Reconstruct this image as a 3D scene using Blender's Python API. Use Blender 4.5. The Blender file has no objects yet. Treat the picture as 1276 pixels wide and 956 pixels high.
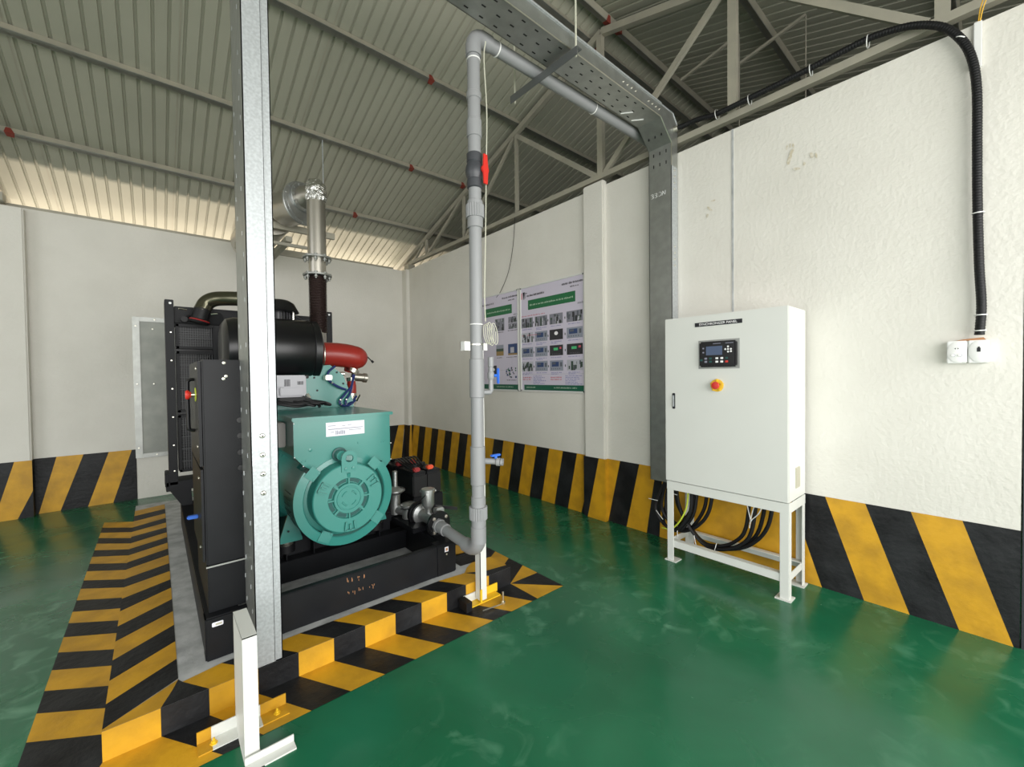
import bpy, bmesh, math, random
from mathutils import Vector, Matrix
random.seed(7)
sc = bpy.context.scene
col = sc.collection
V = Vector

# ------------------------------------------------------------------ camera, sky, lights, exposure
cam_d = bpy.data.cameras.new('camera'); cam = bpy.data.objects.new('camera', cam_d); col.objects.link(cam)
cam_d.sensor_fit = 'HORIZONTAL'; cam_d.sensor_width = 36.0; cam_d.lens = 36.0 * 519.65 / 1276.0
cam_d.clip_start = 0.05; cam_d.clip_end = 200
R_ = V((0.75958566, -0.65029437, -0.01211838)); U_ = V((0.02197567, 0.00703873, 0.99973373)); F_ = V((0.65003591, 0.75964972, -0.01963717))
m = Matrix.Identity(4)
for i in range(3):
    m[i][0] = R_[i]; m[i][1] = U_[i]; m[i][2] = -F_[i]
m[0][3], m[1][3], m[2][3] = -3.26034, -6.573656, 1.4
cam.matrix_world = m
sc.camera = cam

w = bpy.data.worlds.new('sky'); sc.world = w; w.use_nodes = True
wn = w.node_tree.nodes; bg = wn['Background']
bg.inputs[0].default_value = (0.95, 0.97, 1.0, 1); bg.inputs[1].default_value = 1.5

def area(name, loc, rot, sx, sy, power, color):
    l = bpy.data.lights.new(name, 'AREA'); l.shape = 'RECTANGLE'; l.size = sx; l.size_y = sy
    l.energy = power; l.color = color
    o = bpy.data.objects.new(name, l); o.location = loc; o.rotation_euler = rot; col.objects.link(o)
    return o
# daylight entering through the wide open front of the shed
area('daylight_front_opening', (-3.2, -9.3, 1.9), (math.radians(97), 0, 0), 7.5, 3.2, 340, (1.0, 0.985, 0.955))
# daylight from the open side bay on the left
area('daylight_left_opening', (-9.2, -5.0, 1.9), (math.radians(90), 0, math.radians(-90)), 4.5, 3.0, 90, (1.0, 0.985, 0.96))
# sunlit yard behind the back wall, glaring up under the eaves
area('sunlit_yard_behind_wall', (-2.6, 3.6, 0.15), (math.radians(180), 0, 0), 12.0, 0.35, 800, (1.0, 0.84, 0.66))

sc.view_settings.view_transform = 'Standard'; sc.view_settings.look = 'None'
sc.view_settings.gamma = 1.0; sc.view_settings.use_curve_mapping = False
sc.view_settings.exposure = 0.14

# ------------------------------------------------------------------ materials
def mat(name, base=(.5, .5, .5), rough=.5, metal=0., noise=None, bump=None, spec=None, coat=0.):
    """noise=(scale, amount, colour2, detail), bump=(scale, strength, dist)"""
    M = bpy.data.materials.new(name); M.use_nodes = True
    n = M.node_tree.nodes; l = M.node_tree.links; b = n['Principled BSDF']
    b.inputs['Base Color'].default_value = (*base, 1); b.inputs['Roughness'].default_value = rough
    b.inputs['Metallic'].default_value = metal
    if spec is not None: b.inputs['Specular IOR Level'].default_value = spec
    if coat: b.inputs['Coat Weight'].default_value = coat; b.inputs['Coat Roughness'].default_value = .15
    tc = n.new('ShaderNodeTexCoord')
    if noise is not None:
        t = n.new('ShaderNodeTexNoise'); t.inputs['Scale'].default_value = noise[0]; t.inputs['Detail'].default_value = noise[3] if len(noise) > 3 else 5
        l.new(tc.outputs['Object'], t.inputs['Vector'])
        r = n.new('ShaderNodeValToRGB'); r.color_ramp.elements[0].position = .38; r.color_ramp.elements[1].position = .66
        r.color_ramp.elements[0].color = (0, 0, 0, 1); r.color_ramp.elements[1].color = (noise[1],) * 3 + (1,)
        l.new(t.outputs['Fac'], r.inputs['Fac'])
        mx = n.new('ShaderNodeMix'); mx.data_type = 'RGBA'; l.new(r.outputs['Color'], mx.inputs['Factor'])
        mx.inputs['A'].default_value = (*base, 1); mx.inputs['B'].default_value = (*noise[2], 1)
        l.new(mx.outputs['Result'], b.inputs['Base Color'])
    if bump is not None:
        t = n.new('ShaderNodeTexNoise'); t.inputs['Scale'].default_value = bump[0]; t.inputs['Detail'].default_value = 6
        l.new(tc.outputs['Object'], t.inputs['Vector'])
        bp = n.new('ShaderNodeBump'); bp.inputs['Strength'].default_value = bump[1]; bp.inputs['Distance'].default_value = bump[2]
        l.new(t.outputs['Fac'], bp.inputs['Height']); l.new(bp.outputs['Normal'], b.inputs['Normal'])
    return M

M_wall = mat('white_wall_paint', (.72, .70, .64), .75, noise=(2.2, .5, (.63, .61, .55)), bump=(38, .35, .01))
M_yel = mat('yellow_paint', (.63, .33, .012), .5, noise=(7, .8, (.42, .22, .012), 8), bump=(30, .3, .006))
M_blk = mat('black_paint', (.007, .007, .008), .5, noise=(5, .8, (.024, .025, .027), 9), spec=.28, bump=(26, .5, .008))
M_conc = mat('grey_concrete', (.50, .51, .51), .7, noise=(9, .7, (.24, .25, .25), 8), bump=(60, .3, .004))
M_sheet = mat('roof_sheet_metal', (.40, .395, .32), .55, .1, noise=(1.3, .5, (.34, .335, .27)))
M_steel = mat('painted_steel_framing', (.40, .375, .30), .55, .2, noise=(5, .5, (.28, .27, .23)))
M_galv = mat('galvanised_steel', (.42, .44, .45), .48, .5, noise=(90, .8, (.53, .56, .57), 4), bump=(60, .12, .002))
M_galvd = mat('dull_galvanised_steel', (.34, .35, .33), .42, .8, noise=(14, .6, (.43, .44, .42), 4))
M_stain = mat('stainless_steel', (.52, .49, .43), .33, .9, noise=(6, .4, (.42, .40, .36)))
M_barm = mat('weathered_steel_bar', (.17, .18, .18), .45, .6)
M_foil = mat('crumpled_foil', (.8, .8, .78), .15, 1., bump=(28, 1., .03))
M_pvc = mat('grey_pvc', (.27, .275, .28), .42, noise=(3, .3, (.23, .235, .24)))
M_pvcd = mat('dark_grey_pvc', (.05, .053, .06), .4)
M_red = mat('red_plastic', (.62, .03, .02), .4)
M_blue = mat('blue_plastic', (.03, .15, .62), .4)
M_white = mat('white_powder_coat', (.68, .69, .65), .42, noise=(4, .3, (.64, .65, .61)))
M_wpl = mat('white_plastic', (.80, .80, .78), .4)
M_black = mat('black_powder_coat', (.005, .0055, .007), .45, noise=(9, .5, (.009, .010, .012)), spec=.24)
M_blks = mat('black_satin_metal', (.006, .006, .007), .3, spec=.45)
M_wire = mat('dark_grey_wire_mesh', (.05, .052, .055), .5)
M_rub = mat('black_rubber', (.006, .006, .007), .5, spec=.35)
M_teal = mat('teal_machine_paint', (.038, .235, .20), .33, noise=(5, .4, (.05, .265, .225)), coat=.35)
M_teald = mat('teal_recess_shade_and_keys', (.008, .075, .068), .45)  # recess shade put into a darker teal; also used for controller keys
M_sil = mat('red_silicone_hose', (.33, .025, .018), .33, coat=.2)
M_olive = mat('lacquered_steel_tube', (.11, .105, .07), .2, .8)
M_bell = mat('rusty_bellows', (.050, .030, .026), .5, .4)
M_alu = mat('cast_aluminium', (.50, .51, .50), .36, .85, noise=(20, .5, (.38, .39, .39)))
M_ecu = mat('grey_cast_housing', (.33, .33, .35), .45, .3)
M_zinc = mat('zinc_plated', (.70, .68, .60), .3, 1.)
M_beige = mat('beige_vent_plastic', (.50, .48, .38), .5)
M_label = mat('paper_label', (.80, .80, .86), .5)
M_ink = mat('dark_ink', (.010, .010, .014), .6)
M_inkg = mat('grey_ink', (.25, .25, .32), .6)
M_wht = mat('white_ink', (.85, .85, .85), .5)
M_duct = mat('dull_zinc_sheet', (.21, .22, .20), .45, .5, noise=(7, .7, (.27, .28, .25), 6))
M_board = mat('poster_sheet', (.60, .56, .66), .35)
M_grn = mat('poster_green', (.012, .14, .05), .4)
M_grn2 = mat('poster_dark_green', (.008, .10, .055), .4)
M_pink = mat('poster_red_print', (.55, .10, .13), .5)
M_bpr = mat('poster_blue_print', (.13, .15, .40), .5)
M_lcd = mat('lcd_glass', (.09, .12, .20), .15)
M_lime = mat('yellow_green_plate', (.55, .65, .05), .5)
M_yb = mat('bright_yellow_plastic', (.80, .50, .02), .45)
M_redp = mat('red_primer', (.20, .03, .018), .7)
M_org = mat('orange_plastic', (.75, .09, .03), .4)
M_ybl = mat('yellow_wire', (.75, .42, .02), .5)
M_cord = mat('dull_white_cord', (.52, .52, .42), .6)
M_grnw = mat('yellow_green_wire', (.50, .60, .05), .5)
M_greybox = mat('grey_box_paint', (.30, .285, .27), .5)
M_tie = mat('white_cable_tie', (.8, .8, .78), .5)
M_bwire = mat('blue_braided_hose', (.015, .03, .14), .5)
M_out = mat('pale_ground', (.45, .42, .36), .9)
M_card = mat('brown_tape', (.45, .22, .10), .7)
M_dred = mat('dark_red_plastic', (.30, .02, .02), .5)
M_dark = mat('dark_opening_metal', (.03, .033, .04), .5)

# green epoxy floor
M_floor = bpy.data.materials.new('green_epoxy_floor'); M_floor.use_nodes = True
n = M_floor.node_tree.nodes; l = M_floor.node_tree.links; b = n['Principled BSDF']
tc = n.new('ShaderNodeTexCoord')
def fnoise(scale, det, dist=0):
    t = n.new('ShaderNodeTexNoise'); t.inputs['Scale'].default_value = scale; t.inputs['Detail'].default_value = det; t.inputs['Distortion'].default_value = dist
    l.new(tc.outputs['Object'], t.inputs['Vector']); return t
def framp(src, p0, p1, c0, c1):
    r = n.new('ShaderNodeValToRGB'); e = r.color_ramp.elements; e[0].position = p0; e[1].position = p1; e[0].color = c0; e[1].color = c1
    l.new(src, r.inputs['Fac']); return r
t1 = fnoise(1.6, 6, .6); r1 = framp(t1.outputs['Fac'], .35, .7, (.008, .105, .046, 1), (.014, .150, .068, 1))
t2 = fnoise(7.5, 10, .9); r2 = framp(t2.outputs['Fac'], .52, .74, (0, 0, 0, 1), (.62, .62, .62, 1))
t3 = fnoise(.75, 2); r3 = framp(t3.outputs['Fac'], .44, .60, (0, 0, 0, 1), (1, 1, 1, 1))
ml = n.new('ShaderNodeMath'); ml.operation = 'MULTIPLY'; l.new(r2.outputs['Color'], ml.inputs[0]); l.new(r3.outputs['Color'], ml.inputs[1])
mx = n.new('ShaderNodeMix'); mx.data_type = 'RGBA'; l.new(ml.outputs[0], mx.inputs['Factor']); l.new(r1.outputs['Color'], mx.inputs['A']); mx.inputs['B'].default_value = (.16, .38, .24, 1)
l.new(mx.outputs['Result'], b.inputs['Base Color'])
t4 = fnoise(3, 5, .8); r4 = framp(t4.outputs['Fac'], .3, .75, (.16, .16, .16, 1), (.34, .34, .34, 1)); l.new(r4.outputs['Color'], b.inputs['Roughness'])
bp = n.new('ShaderNodeBump'); bp.inputs['Strength'].default_value = .12; bp.inputs['Distance'].default_value = .01
t5 = fnoise(14, 4); l.new(t5.outputs['Fac'], bp.inputs['Height']); l.new(bp.outputs['Normal'], b.inputs['Normal'])

# ------------------------------------------------------------------ mesh builder
ORG = {}
class MB:
    def __init__(s): s.v = []; s.f = []; s.mi = []; s.ms = []
    def _m(s, m):
        if m is None: m = s.ms[0] if s.ms else None
        if m not in s.ms: s.ms.append(m)
        return s.ms.index(m)
    def add(s, vs, fs, m=None):
        k = len(s.v); s.v += [tuple(v) for v in vs]; i = s._m(m)
        for f in fs: s.f.append(tuple(k + a for a in f)); s.mi.append(i)
        return s
    def box(s, a, b, m=None):
        (x0, y0, z0), (x1, y1, z1) = a, b
        x0, x1 = min(x0, x1), max(x0, x1); y0, y1 = min(y0, y1), max(y0, y1); z0, z1 = min(z0, z1), max(z0, z1)
        return s.add([(x0,y0,z0),(x1,y0,z0),(x1,y1,z0),(x0,y1,z0),(x0,y0,z1),(x1,y0,z1),(x1,y1,z1),(x0,y1,z1)],
                     [(0,3,2,1),(4,5,6,7),(0,1,5,4),(1,2,6,5),(2,3,7,6),(3,0,4,7)], m)
    def cbox(s, a, b, c=.004, m=None):
        """box with chamfered edges"""
        bm = bmesh.new(); bmesh.ops.create_cube(bm, size=1)
        ctr = (V(a) + V(b)) / 2; sz = V([abs(b[i] - a[i]) for i in range(3)])
        for v in bm.verts: v.co = V([v.co[i] * sz[i] for i in range(3)]) + ctr
        bmesh.ops.bevel(bm, geom=bm.edges[:], offset=min(c, min(sz) * .45), segments=2, affect='EDGES')
        bm.verts.index_update()
        s.add([v.co[:] for v in bm.verts], [[v.index for v in f.verts] for f in bm.faces], m); bm.free(); return s
    def bar(s, p, q, w, h, m=None, up=(0, 0, 1)):
        """rectangular bar from p to q, w across, h along up"""
        p, q = V(p), V(q); d = (q - p).normalized(); u = V(up)
        if abs(d.dot(u)) > .99: u = V((0, 1, 0))
        sd = d.cross(u).normalized() * w / 2; uu = sd.cross(d).normalized() * h / 2
        vs = [e + a * sd + b_ * uu for e in (p, q) for a, b_ in ((-1,-1),(1,-1),(1,1),(-1,1))]
        return s.add(vs, [(0,1,2,3),(7,6,5,4),(0,4,5,1),(1,5,6,2),(2,6,7,3),(3,7,4,0)], m)
    def lathe(s, c, axis, prof, n=24, m=None, cap=True, a0=0, a1=360, ref=None):
        """prof = [(r, h)...] along axis from c"""
        c = V(c); ax = V(axis).normalized()
        r0 = V(ref) if ref else (V((0, 0, 1)) if abs(ax.z) < .9 else V((1, 0, 0)))
        e1 = (r0 - ax * r0.dot(ax)).normalized(); e2 = ax.cross(e1)
        full = abs(a1 - a0) >= 360; k = n if full else n + 1
        vs = []
        for r, h in prof:
            for i in range(k):
                t = math.radians(a0 + (a1 - a0) * i / n)
                vs.append(c + ax * h + (e1 * math.cos(t) + e2 * math.sin(t)) * max(r, 1e-5))
        fs = []
        for j in range(len(prof) - 1):
            for i in range(n):
                i2 = (i + 1) % k if full else i + 1
                fs.append((j*k+i, j*k+i2, (j+1)*k+i2, (j+1)*k+i))
        if cap and full:
            fs.append(tuple(range(k))[::-1]); fs.append(tuple((len(prof)-1)*k + i for i in range(k)))
        return s.add(vs, fs, m)
    def cyl(s, p, q, r, n=20, m=None, r2=None):
        p, q = V(p), V(q); return s.lathe(p, q - p, [(r, 0), (r if r2 is None else r2, (q - p).length)], n, m)
    def tube(s, pts, r, n=10, m=None, closed=False, rf=None):
        pts = [V(p) for p in pts]; k = len(pts)
        tg = []
        for i in range(k):
            a = pts[max(0, i - 1)]; b_ = pts[min(k - 1, i + 1)]; tg.append((b_ - a).normalized())
        u = V((0, 0, 1)) if abs(tg[0].z) < .9 else V((1, 0, 0)); u = (u - tg[0] * u.dot(tg[0])).normalized()
        vs = []
        for i in range(k):
            u = (u - tg[i] * u.dot(tg[i])).normalized(); w_ = tg[i].cross(u)
            rr = rf(i / (k - 1)) if rf else r
            for j in range(n):
                t = 2 * math.pi * j / n; vs.append(pts[i] + (u * math.cos(t) + w_ * math.sin(t)) * rr)
        fs = [(i*n+j, i*n+(j+1) % n, (i+1)*n+(j+1) % n, (i+1)*n+j) for i in range(k - 1) for j in range(n)]
        fs.append(tuple(range(n))[::-1]); fs.append(tuple((k-1)*n + j for j in range(n)))
        return s.add(vs, fs, m)
    def prism(s, poly, d, m=None):
        """extrude planar polygon (3-d points) by vector d"""
        k = len(poly); p = [V(a) for a in poly]; d = V(d)
        vs = p + [a + d for a in p]
        return s.add(vs, [tuple(range(k))[::-1], tuple(range(k, 2*k))] + [(i, (i+1) % k, k+(i+1) % k, k+i) for i in range(k)], m)
    def face(s, pts, m=None): return s.add(pts, [tuple(range(len(pts)))], m)
    def build(s, name, m=None, parent=None, loc=None, angle=35):
        me = bpy.data.meshes.new(name)
        if parent is not None: o0 = ORG[parent.name]
        else:
            if loc is None:
                xs = [v[0] for v in s.v]; ys = [v[1] for v in s.v]; zs = [v[2] for v in s.v]
                loc = ((min(xs)+max(xs))/2, (min(ys)+max(ys))/2, min(zs))
            o0 = V(loc)
        me.from_pydata([tuple(V(v) - o0) for v in s.v], [], s.f)
        ms = [x if x is not None else m for x in s.ms]
        for x in ms: me.materials.append(x)
        me.polygons.foreach_set('material_index', s.mi)
        me.update()
        bm = bmesh.new(); bm.from_mesh(me); bmesh.ops.recalc_face_normals(bm, faces=bm.faces[:]); bm.to_mesh(me); bm.free()
        me.shade_smooth(); me.set_sharp_from_angle(angle=math.radians(angle))
        o = bpy.data.objects.new(name, me); col.objects.link(o)
        if parent is None: o.location = o0
        else: o.parent = parent
        ORG[o.name] = o0
        return o

def thing(name, label, cat, loc, group=None):
    o = bpy.data.objects.new(name, None); o.empty_display_size = .1; o.location = loc; col.objects.link(o)
    o['label'] = label; o['category'] = cat
    if group: o['group'] = group
    ORG[o.name] = V(loc); return o
def tag(o, label, cat, group=None):
    o['label'] = label; o['category'] = cat
    if group: o['group'] = group
    return o
def lab(o, label): o['label'] = label; return o
def struct(o, label=None):
    o['kind'] = 'structure'
    if label: o['label'] = label; o['category'] = label.split()[-1]
    return o
def cr(pts, n=8):
    """Catmull-Rom through points"""
    P = [V(p) for p in pts]; P = [2*P[0]-P[1]] + P + [2*P[-1]-P[-2]]; out = []
    for i in range(1, len(P) - 2):
        for j in range(n):
            t = j / n; a, b_, c, d = P[i-1:i+3]
            out.append(.5*((2*b_)+(c-a)*t+(2*a-5*b_+4*c-d)*t*t+(3*b_-a-3*c+d)*t**3))
    out.append(P[-2]); return out
def text_mesh(s, width, height, frame, m, name, parent=None, bold=.0, depth=.0008):
    """frame = (origin, right, up): flat lettering as a mesh fitted in width x height"""
    cu = bpy.data.curves.new(name, 'FONT'); cu.body = s; cu.size = 1; cu.offset = bold
    tmp = bpy.data.objects.new('tmp', cu); col.objects.link(tmp)
    dg = bpy.context.evaluated_depsgraph_get(); me = bpy.data.meshes.new_from_object(tmp.evaluated_get(dg))
    bpy.data.objects.remove(tmp)
    xs = [v.co.x for v in me.vertices]; ys = [v.co.y for v in me.vertices]
    x0, x1, y0, y1 = min(xs), max(xs), min(ys), max(ys); o, r, u = [V(a) for a in frame]
    g = MB(); g.add([o + r * ((v.co.x - x0) / (x1 - x0) * width) + u * ((v.co.y - y0) / (y1 - y0) * height) for v in me.vertices],
                    [tuple(p.vertices) for p in me.polygons], m)
    return g.build(name, m, parent)

# ------------------------------------------------------------------ floor with painted hazard bands
g = MB(); g.box((-9, -9.5, -.1), (6, 0, 0), M_floor)
PX0, PX1, PY0, PY1, PH = -3.437, -1.478, -4.449, -.85, .113     # plinth
Z1 = .0015
def band(g, edges_in, edges_out, first, cyc=(M_yel, M_blk)):
    k = first
    for i in range(len(edges_in) - 1):
        g.face([edges_in[i], edges_in[i+1], edges_out[i+1], edges_out[i]], cyc[k % 2]); k += 1
rise = [-3.437, -3.272, -3.118, -2.942, -2.778, -2.619, -2.463, -2.297, -2.139, -1.973, -1.836, -1.66, -1.478]
# front strip on the floor
sh = .150
ein = [(x, PY0, Z1) for x in rise]
eout = [(x + sh, -4.705, Z1) for x in rise]
eout[0] = (-3.66, -4.705, Z1); eout[-1] = (-1.472, -4.705, Z1)
eout[-2] = (-1.516, -4.705, Z1)
for i in range(len(rise) - 1):
    mm = (M_yel, M_blk)[i % 2]
    if i == 0: g.face([ein[0], ein[1], (-3.10, -4.705, Z1), (-3.44, -4.705, Z1)], mm)
    elif i == 1: g.face([ein[1], ein[2], eout[2], (-3.10, -4.705, Z1)], mm)
    else: g.face([ein[i], ein[i+1], eout[i+1], eout[i]], mm)
c0 = (-1.478, -4.449, Z1)
fan = [((-1.472, -4.705), (-1.235, -4.705), M_yel), ((-1.235, -4.705), (-1.235, -4.457), M_blk), ((-1.235, -4.457), (-1.235, -4.303), M_yel)]
for a, b_, mm in fan: g.face([c0, (*a, Z1), (*b_, Z1)], mm)
g.face([c0, (-1.235, -4.303, Z1), (-1.235, -4.142, Z1), (-1.478, -4.30, Z1)], M_blk)
yy = -4.142; yi = -4.30; k = 0
while yy < -.95:
    g.face([(-1.478, yi, Z1), (-1.235, yy, Z1), (-1.235, yy + .165, Z1), (-1.478, yi + .165, Z1)], (M_yel, M_blk)[k % 2]); yy += .165; yi += .165; k += 1
# left strip on the floor
cr_y = [-4.449, -4.287, -4.114, -3.943, -3.766, -3.603, -3.42, -3.26, -3.092, -2.927, -2.755, -2.602, -2.415, -2.263, -2.079, -1.921, -1.761, -1.602, -1.411, -1.257, -1.042]
ou_y = [-4.33, -4.135, -3.951, -3.783, -3.607, -3.434, -3.267, -3.094, -2.939, -2.766, -2.573, -2.421, -2.236, -2.075, -1.909, -1.743, -1.559, -1.392, -1.226, -1.052, -.865]
k = 1
for i in range(len(cr_y) - 1):
    g.face([(-3.437, cr_y[i], Z1), (-3.437, cr_y[i+1], Z1), (-3.67, min(ou_y[i+1], -.84), Z1), (-3.67, min(ou_y[i], -.84), Z1)], (M_yel, M_blk)[k % 2]); k += 1
g.face([(-3.437, -4.449, Z1), (-3.67, -4.33, Z1), (-3.67, -4.52, Z1), (-3.50, -4.62, Z1)], M_blk)
g.face([(-3.437, -4.449, Z1), (-3.50, -4.62, Z1), (-3.67, -4.52, Z1), (-3.67, -4.705, Z1), (-3.44, -4.705, Z1)], M_yel)
fl = struct(g.build('floor', M_floor, loc=(0, 0, 0)))

# machine plinth
g = MB(); g.box((PX0, PY0, 0), (PX1, PY1, PH), M_conc)
ZT = PH + .0015; YF = PY0 - .0015; BY = -4.295; BX = -3.213
for i in range(len(rise) - 1):
    g.face([(rise[i], YF, 0), (rise[i+1], YF, 0), (rise[i+1], YF, ZT), (rise[i], YF, ZT)], (M_yel, M_blk)[i % 2])
back = [None, None, -3.213, -3.06, -2.89, -2.735, -2.573, -2.394, -2.252, -2.087, -1.937, -1.79, -1.72]
g.face([(PX0, PY0, ZT), (rise[1], PY0, ZT), (-3.235, -4.36, ZT), (-3.213, BY, ZT)], M_yel)
g.face([(rise[1], PY0, ZT), (rise[2], PY0, ZT), (-3.20, BY-.03, ZT), (-3.213, BY, ZT), (-3.235, -4.36, ZT)], M_blk)
for i in range(2, 10):
    b0 = back[i]; b1 = back[i+1]
    g.face([(rise[i], PY0, ZT), (rise[i+1], PY0, ZT), (b1, BY, ZT), (b0 if i > 2 else -3.20, BY if i > 2 else BY-.03, ZT)], (M_yel, M_blk)[i % 2])
g.face([(-1.836, PY0, ZT), (-1.66, PY0, ZT), (-1.755, -4.315, ZT), (-1.937, BY, ZT)], M_yel)
g.face([(-1.66, PY0, ZT), (PX1, PY0, ZT), (PX1, -4.41, ZT), (-1.627, -4.384, ZT), (-1.755, -4.315, ZT)], M_blk)
g.face([(-1.755, -4.315, ZT), (-1.627, -4.384, ZT), (PX1, -4.41, ZT), (PX1, -4.235, ZT), (-1.60, -4.20, ZT), (-1.70, -4.262, ZT)], M_yel)
yy = -4.235; k = 1
while yy < -1.0:
    g.face([(PX1, yy, ZT), (PX1, yy + .165, ZT), (-1.72, yy + .05 + .165, ZT), (-1.72, yy + .02, ZT)], (M_yel, M_blk)[k % 2]); yy += .165; k += 1
ic = [-4.437, -4.278, -4.11, -3.938, -3.758, -3.591, -3.406, -3.23, -3.055, -2.907, -2.734, -2.588, -2.434, -2.284, -2.14, -1.963, -1.815, -1.671, -1.473, -1.28, -1.08]
oc = [-4.288, -4.121, -3.952, -3.771, -3.602, -3.434, -3.257, -3.116, -2.963, -2.805, -2.623, -2.472, -2.322, -2.17, -2.027, -1.87, -1.712, -1.545, -1.373, -1.188, -.983]
g.face([(PX0, PY0, ZT), (BX, BY, ZT), (PX0, ic[0], ZT)], M_yel)
k = 1
for i in range(len(ic) - 1):
    g.face([(PX0, ic[i], ZT), (PX0, ic[i+1], ZT), (BX, oc[i+1], ZT), (BX, oc[i], ZT)], (M_yel, M_blk)[k % 2]); k += 1
tag(g.build('machine_plinth', M_conc, loc=(-2.45, -2.65, 0)), 'low concrete plinth edged in black and yellow stripes under the generator', 'plinth')

# ------------------------------------------------------------------ walls
WT = 3.185
g = MB(); g.box((0, -6.649, 0), (.2, .2, WT), M_wall)
struct(g.build('wall_right', M_wall, loc=(0, 0, 0)))
g = MB(); g.box((-9, 0, 0), (6, .12, WT + .005), M_wall)
struct(g.build('wall_back', M_wall, loc=(0, 0, 0)))
g = MB(); g.box((-9.2, -3.0, 0), (-9, .12, WT), M_wall)
struct(g.build('wall_left', M_wall, loc=(-9, 0, 0)))
g = MB(); g.box((6, -8.3, 0), (6.2, .12, 4.6), M_wall); g.box((0.2, -8.4, 0), (6.2, -8.2, WT), M_wall)  # unseen outer walls of the next bay, added to keep it dim
struct(g.build('wall_added_next_bay', M_wall, loc=(6, -4, 0)))
# pilasters
g = MB(); g.cbox((-.045, -4.155, 0), (.02, -3.91, WT + .04), .012, M_wall)
struct(g.build('trim_1', M_wall))
g = MB(); g.cbox((-4.62, -.10, 0), (-4.243, .02, WT - .02), .012, M_wall)
struct(g.build('trim_2', M_wall))
g = MB(); g.cbox((-.055, -.16, 0), (.02, .02, WT), .01, M_wall)
struct(g.build('trim_3', M_wall))
# bare joint in the plaster
g = MB(); g.box((-.004, -5.296, 1.8), (.01, -5.282, WT), M_conc)
struct(g.build('trim_4', M_conc))
# handprint stains and smudge on the right wall
M_smudge = mat('brown_smudge', (.56, .50, .37), .8, noise=(60, .9, (.70, .67, .59)))
BLOBN = [0]
def blob(g, cy, cz, ry, rz, m, x=-.0025, rot=0):
    pts = []; BLOBN[0] += 1; x -= BLOBN[0] * .0002
    for i in range(14):
        t = 2*math.pi*i/14; r = 1 + random.uniform(-.22, .22)
        a, c = ry*r*math.cos(t), rz*r*math.sin(t)
        pts.append((x, cy + a*math.cos(rot) - c*math.sin(rot), cz + a*math.sin(rot) + c*math.cos(rot)))
    g.face(pts, m)
g = MB()
for (cy, cz, ry, rz, ro) in [(-5.652, 2.83, .012, .05, .25), (-5.635, 2.905, .005, .016, .2), (-5.655, 2.912, .005, .016, 0), (-5.672, 2.905, .005, .016, -.2), (-5.69, 2.745, .022, .008, .3), (-5.735, 2.76, .008, .012, 0), (-5.775, 2.80, .009, .02, -.3), (-5.80, 2.79, .006, .02, -.3), (-5.66, 2.86, .010, .03, .5)]:
    blob(g, cy, cz, ry, rz, M_smudge, rot=ro)
for (cy, cz, ry, rz, ro) in [(-5.12, 2.66, .008, .03, -.7), (-5.15, 2.71, .02, .006, 0), (-5.105, 2.61, .008, .014, 0)]:
    blob(g, cy, cz, ry, rz, M_smudge, rot=ro)
struct(g.build('trim_5', M_smudge))

# hazard band on the right wall
ZB = .595
tops = [-.06, -.242, -.44, -.64, -.843, -1.036, -1.232, -1.425, -1.62, -1.821, -2.022, -2.213, -2.403, -2.595, -2.798, -2.988, -3.184, -3.38, -3.581, -3.775]
g = MB(); X = -.003
def wallq(g, x, y0t, y1t, y0b, y1b, m, zt=ZB): g.face([(x, y0b, 0), (x, y1b, 0), (x, y1t, zt), (x, y0t, zt)], m)
slant = .13
for i in range(len(tops) - 1):
    b0 = min(tops[i] + slant, -.05); b1 = tops[i+1] + slant
    if i == len(tops) - 2: pass
    wallq(g, X, tops[i], tops[i+1], b0, b1, (M_yel, M_blk)[(i) % 2] if False else (M_blk, M_yel)[i % 2])
# last bit up to the pilaster
g.face([(X, -3.645, 0), (X, -3.825, 0), (X, -3.915, .30), (X, -3.915, ZB), (X, -3.775, ZB)], M_blk if (len(tops)-1) % 2 == 0 else M_yel)
g.face([(X, -3.825, 0), (X, -3.915, 0), (X, -3.915, .30)], M_yel if (len(tops)-1) % 2 == 0 else M_blk)
XP = -.0485
g.face([(XP, -3.90, 0), (XP, -3.945, 0), (XP, -4.085, ZB), (XP, -3.90, ZB)], M_blk)
g.face([(XP, -3.945, 0), (XP, -4.158, 0), (XP, -4.158, ZB), (XP, -4.085, ZB)], M_yel)
g.face([(XP, -4.158, 0), (X, -4.158, 0), (X, -4.158, ZB), (XP, -4.158, ZB)], M_yel)
g.face([(XP, -3.907, 0), (X, -3.907, 0), (X, -3.907, ZB), (XP, -3.907, ZB)], M_blk)
wallq(g, X, -4.158, -4.295, -4.158, -4.158, M_yel)
wallq(g, X, -4.295, -4.496, -4.158, -4.36, M_blk)
wallq(g, X, -4.496, -4.66, -4.36, -4.566, M_yel)
wallq(g, X, -4.66, -4.72, -4.566, -4.689, M_blk)
wallq(g, X, -4.72, -5.644, -4.689, -5.835, M_yel)
wallq(g, X, -5.644, -5.851, -5.835, -6.047, M_blk)
wallq(g, X, -5.851, -6.05, -6.047, -6.249, M_yel)
wallq(g, X, -6.05, -6.251, -6.249, -6.443, M_blk)
wallq(g, X, -6.251, -6.451, -6.443, -6.63, M_yel)
g.face([(X, -6.63, 0), (X, -6.649, 0), (X, -6.649, ZB), (X, -6.451, ZB)], M_blk)
struct(g.build('baseboard_right', M_yel, loc=(0, -3.3, 0)))
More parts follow.
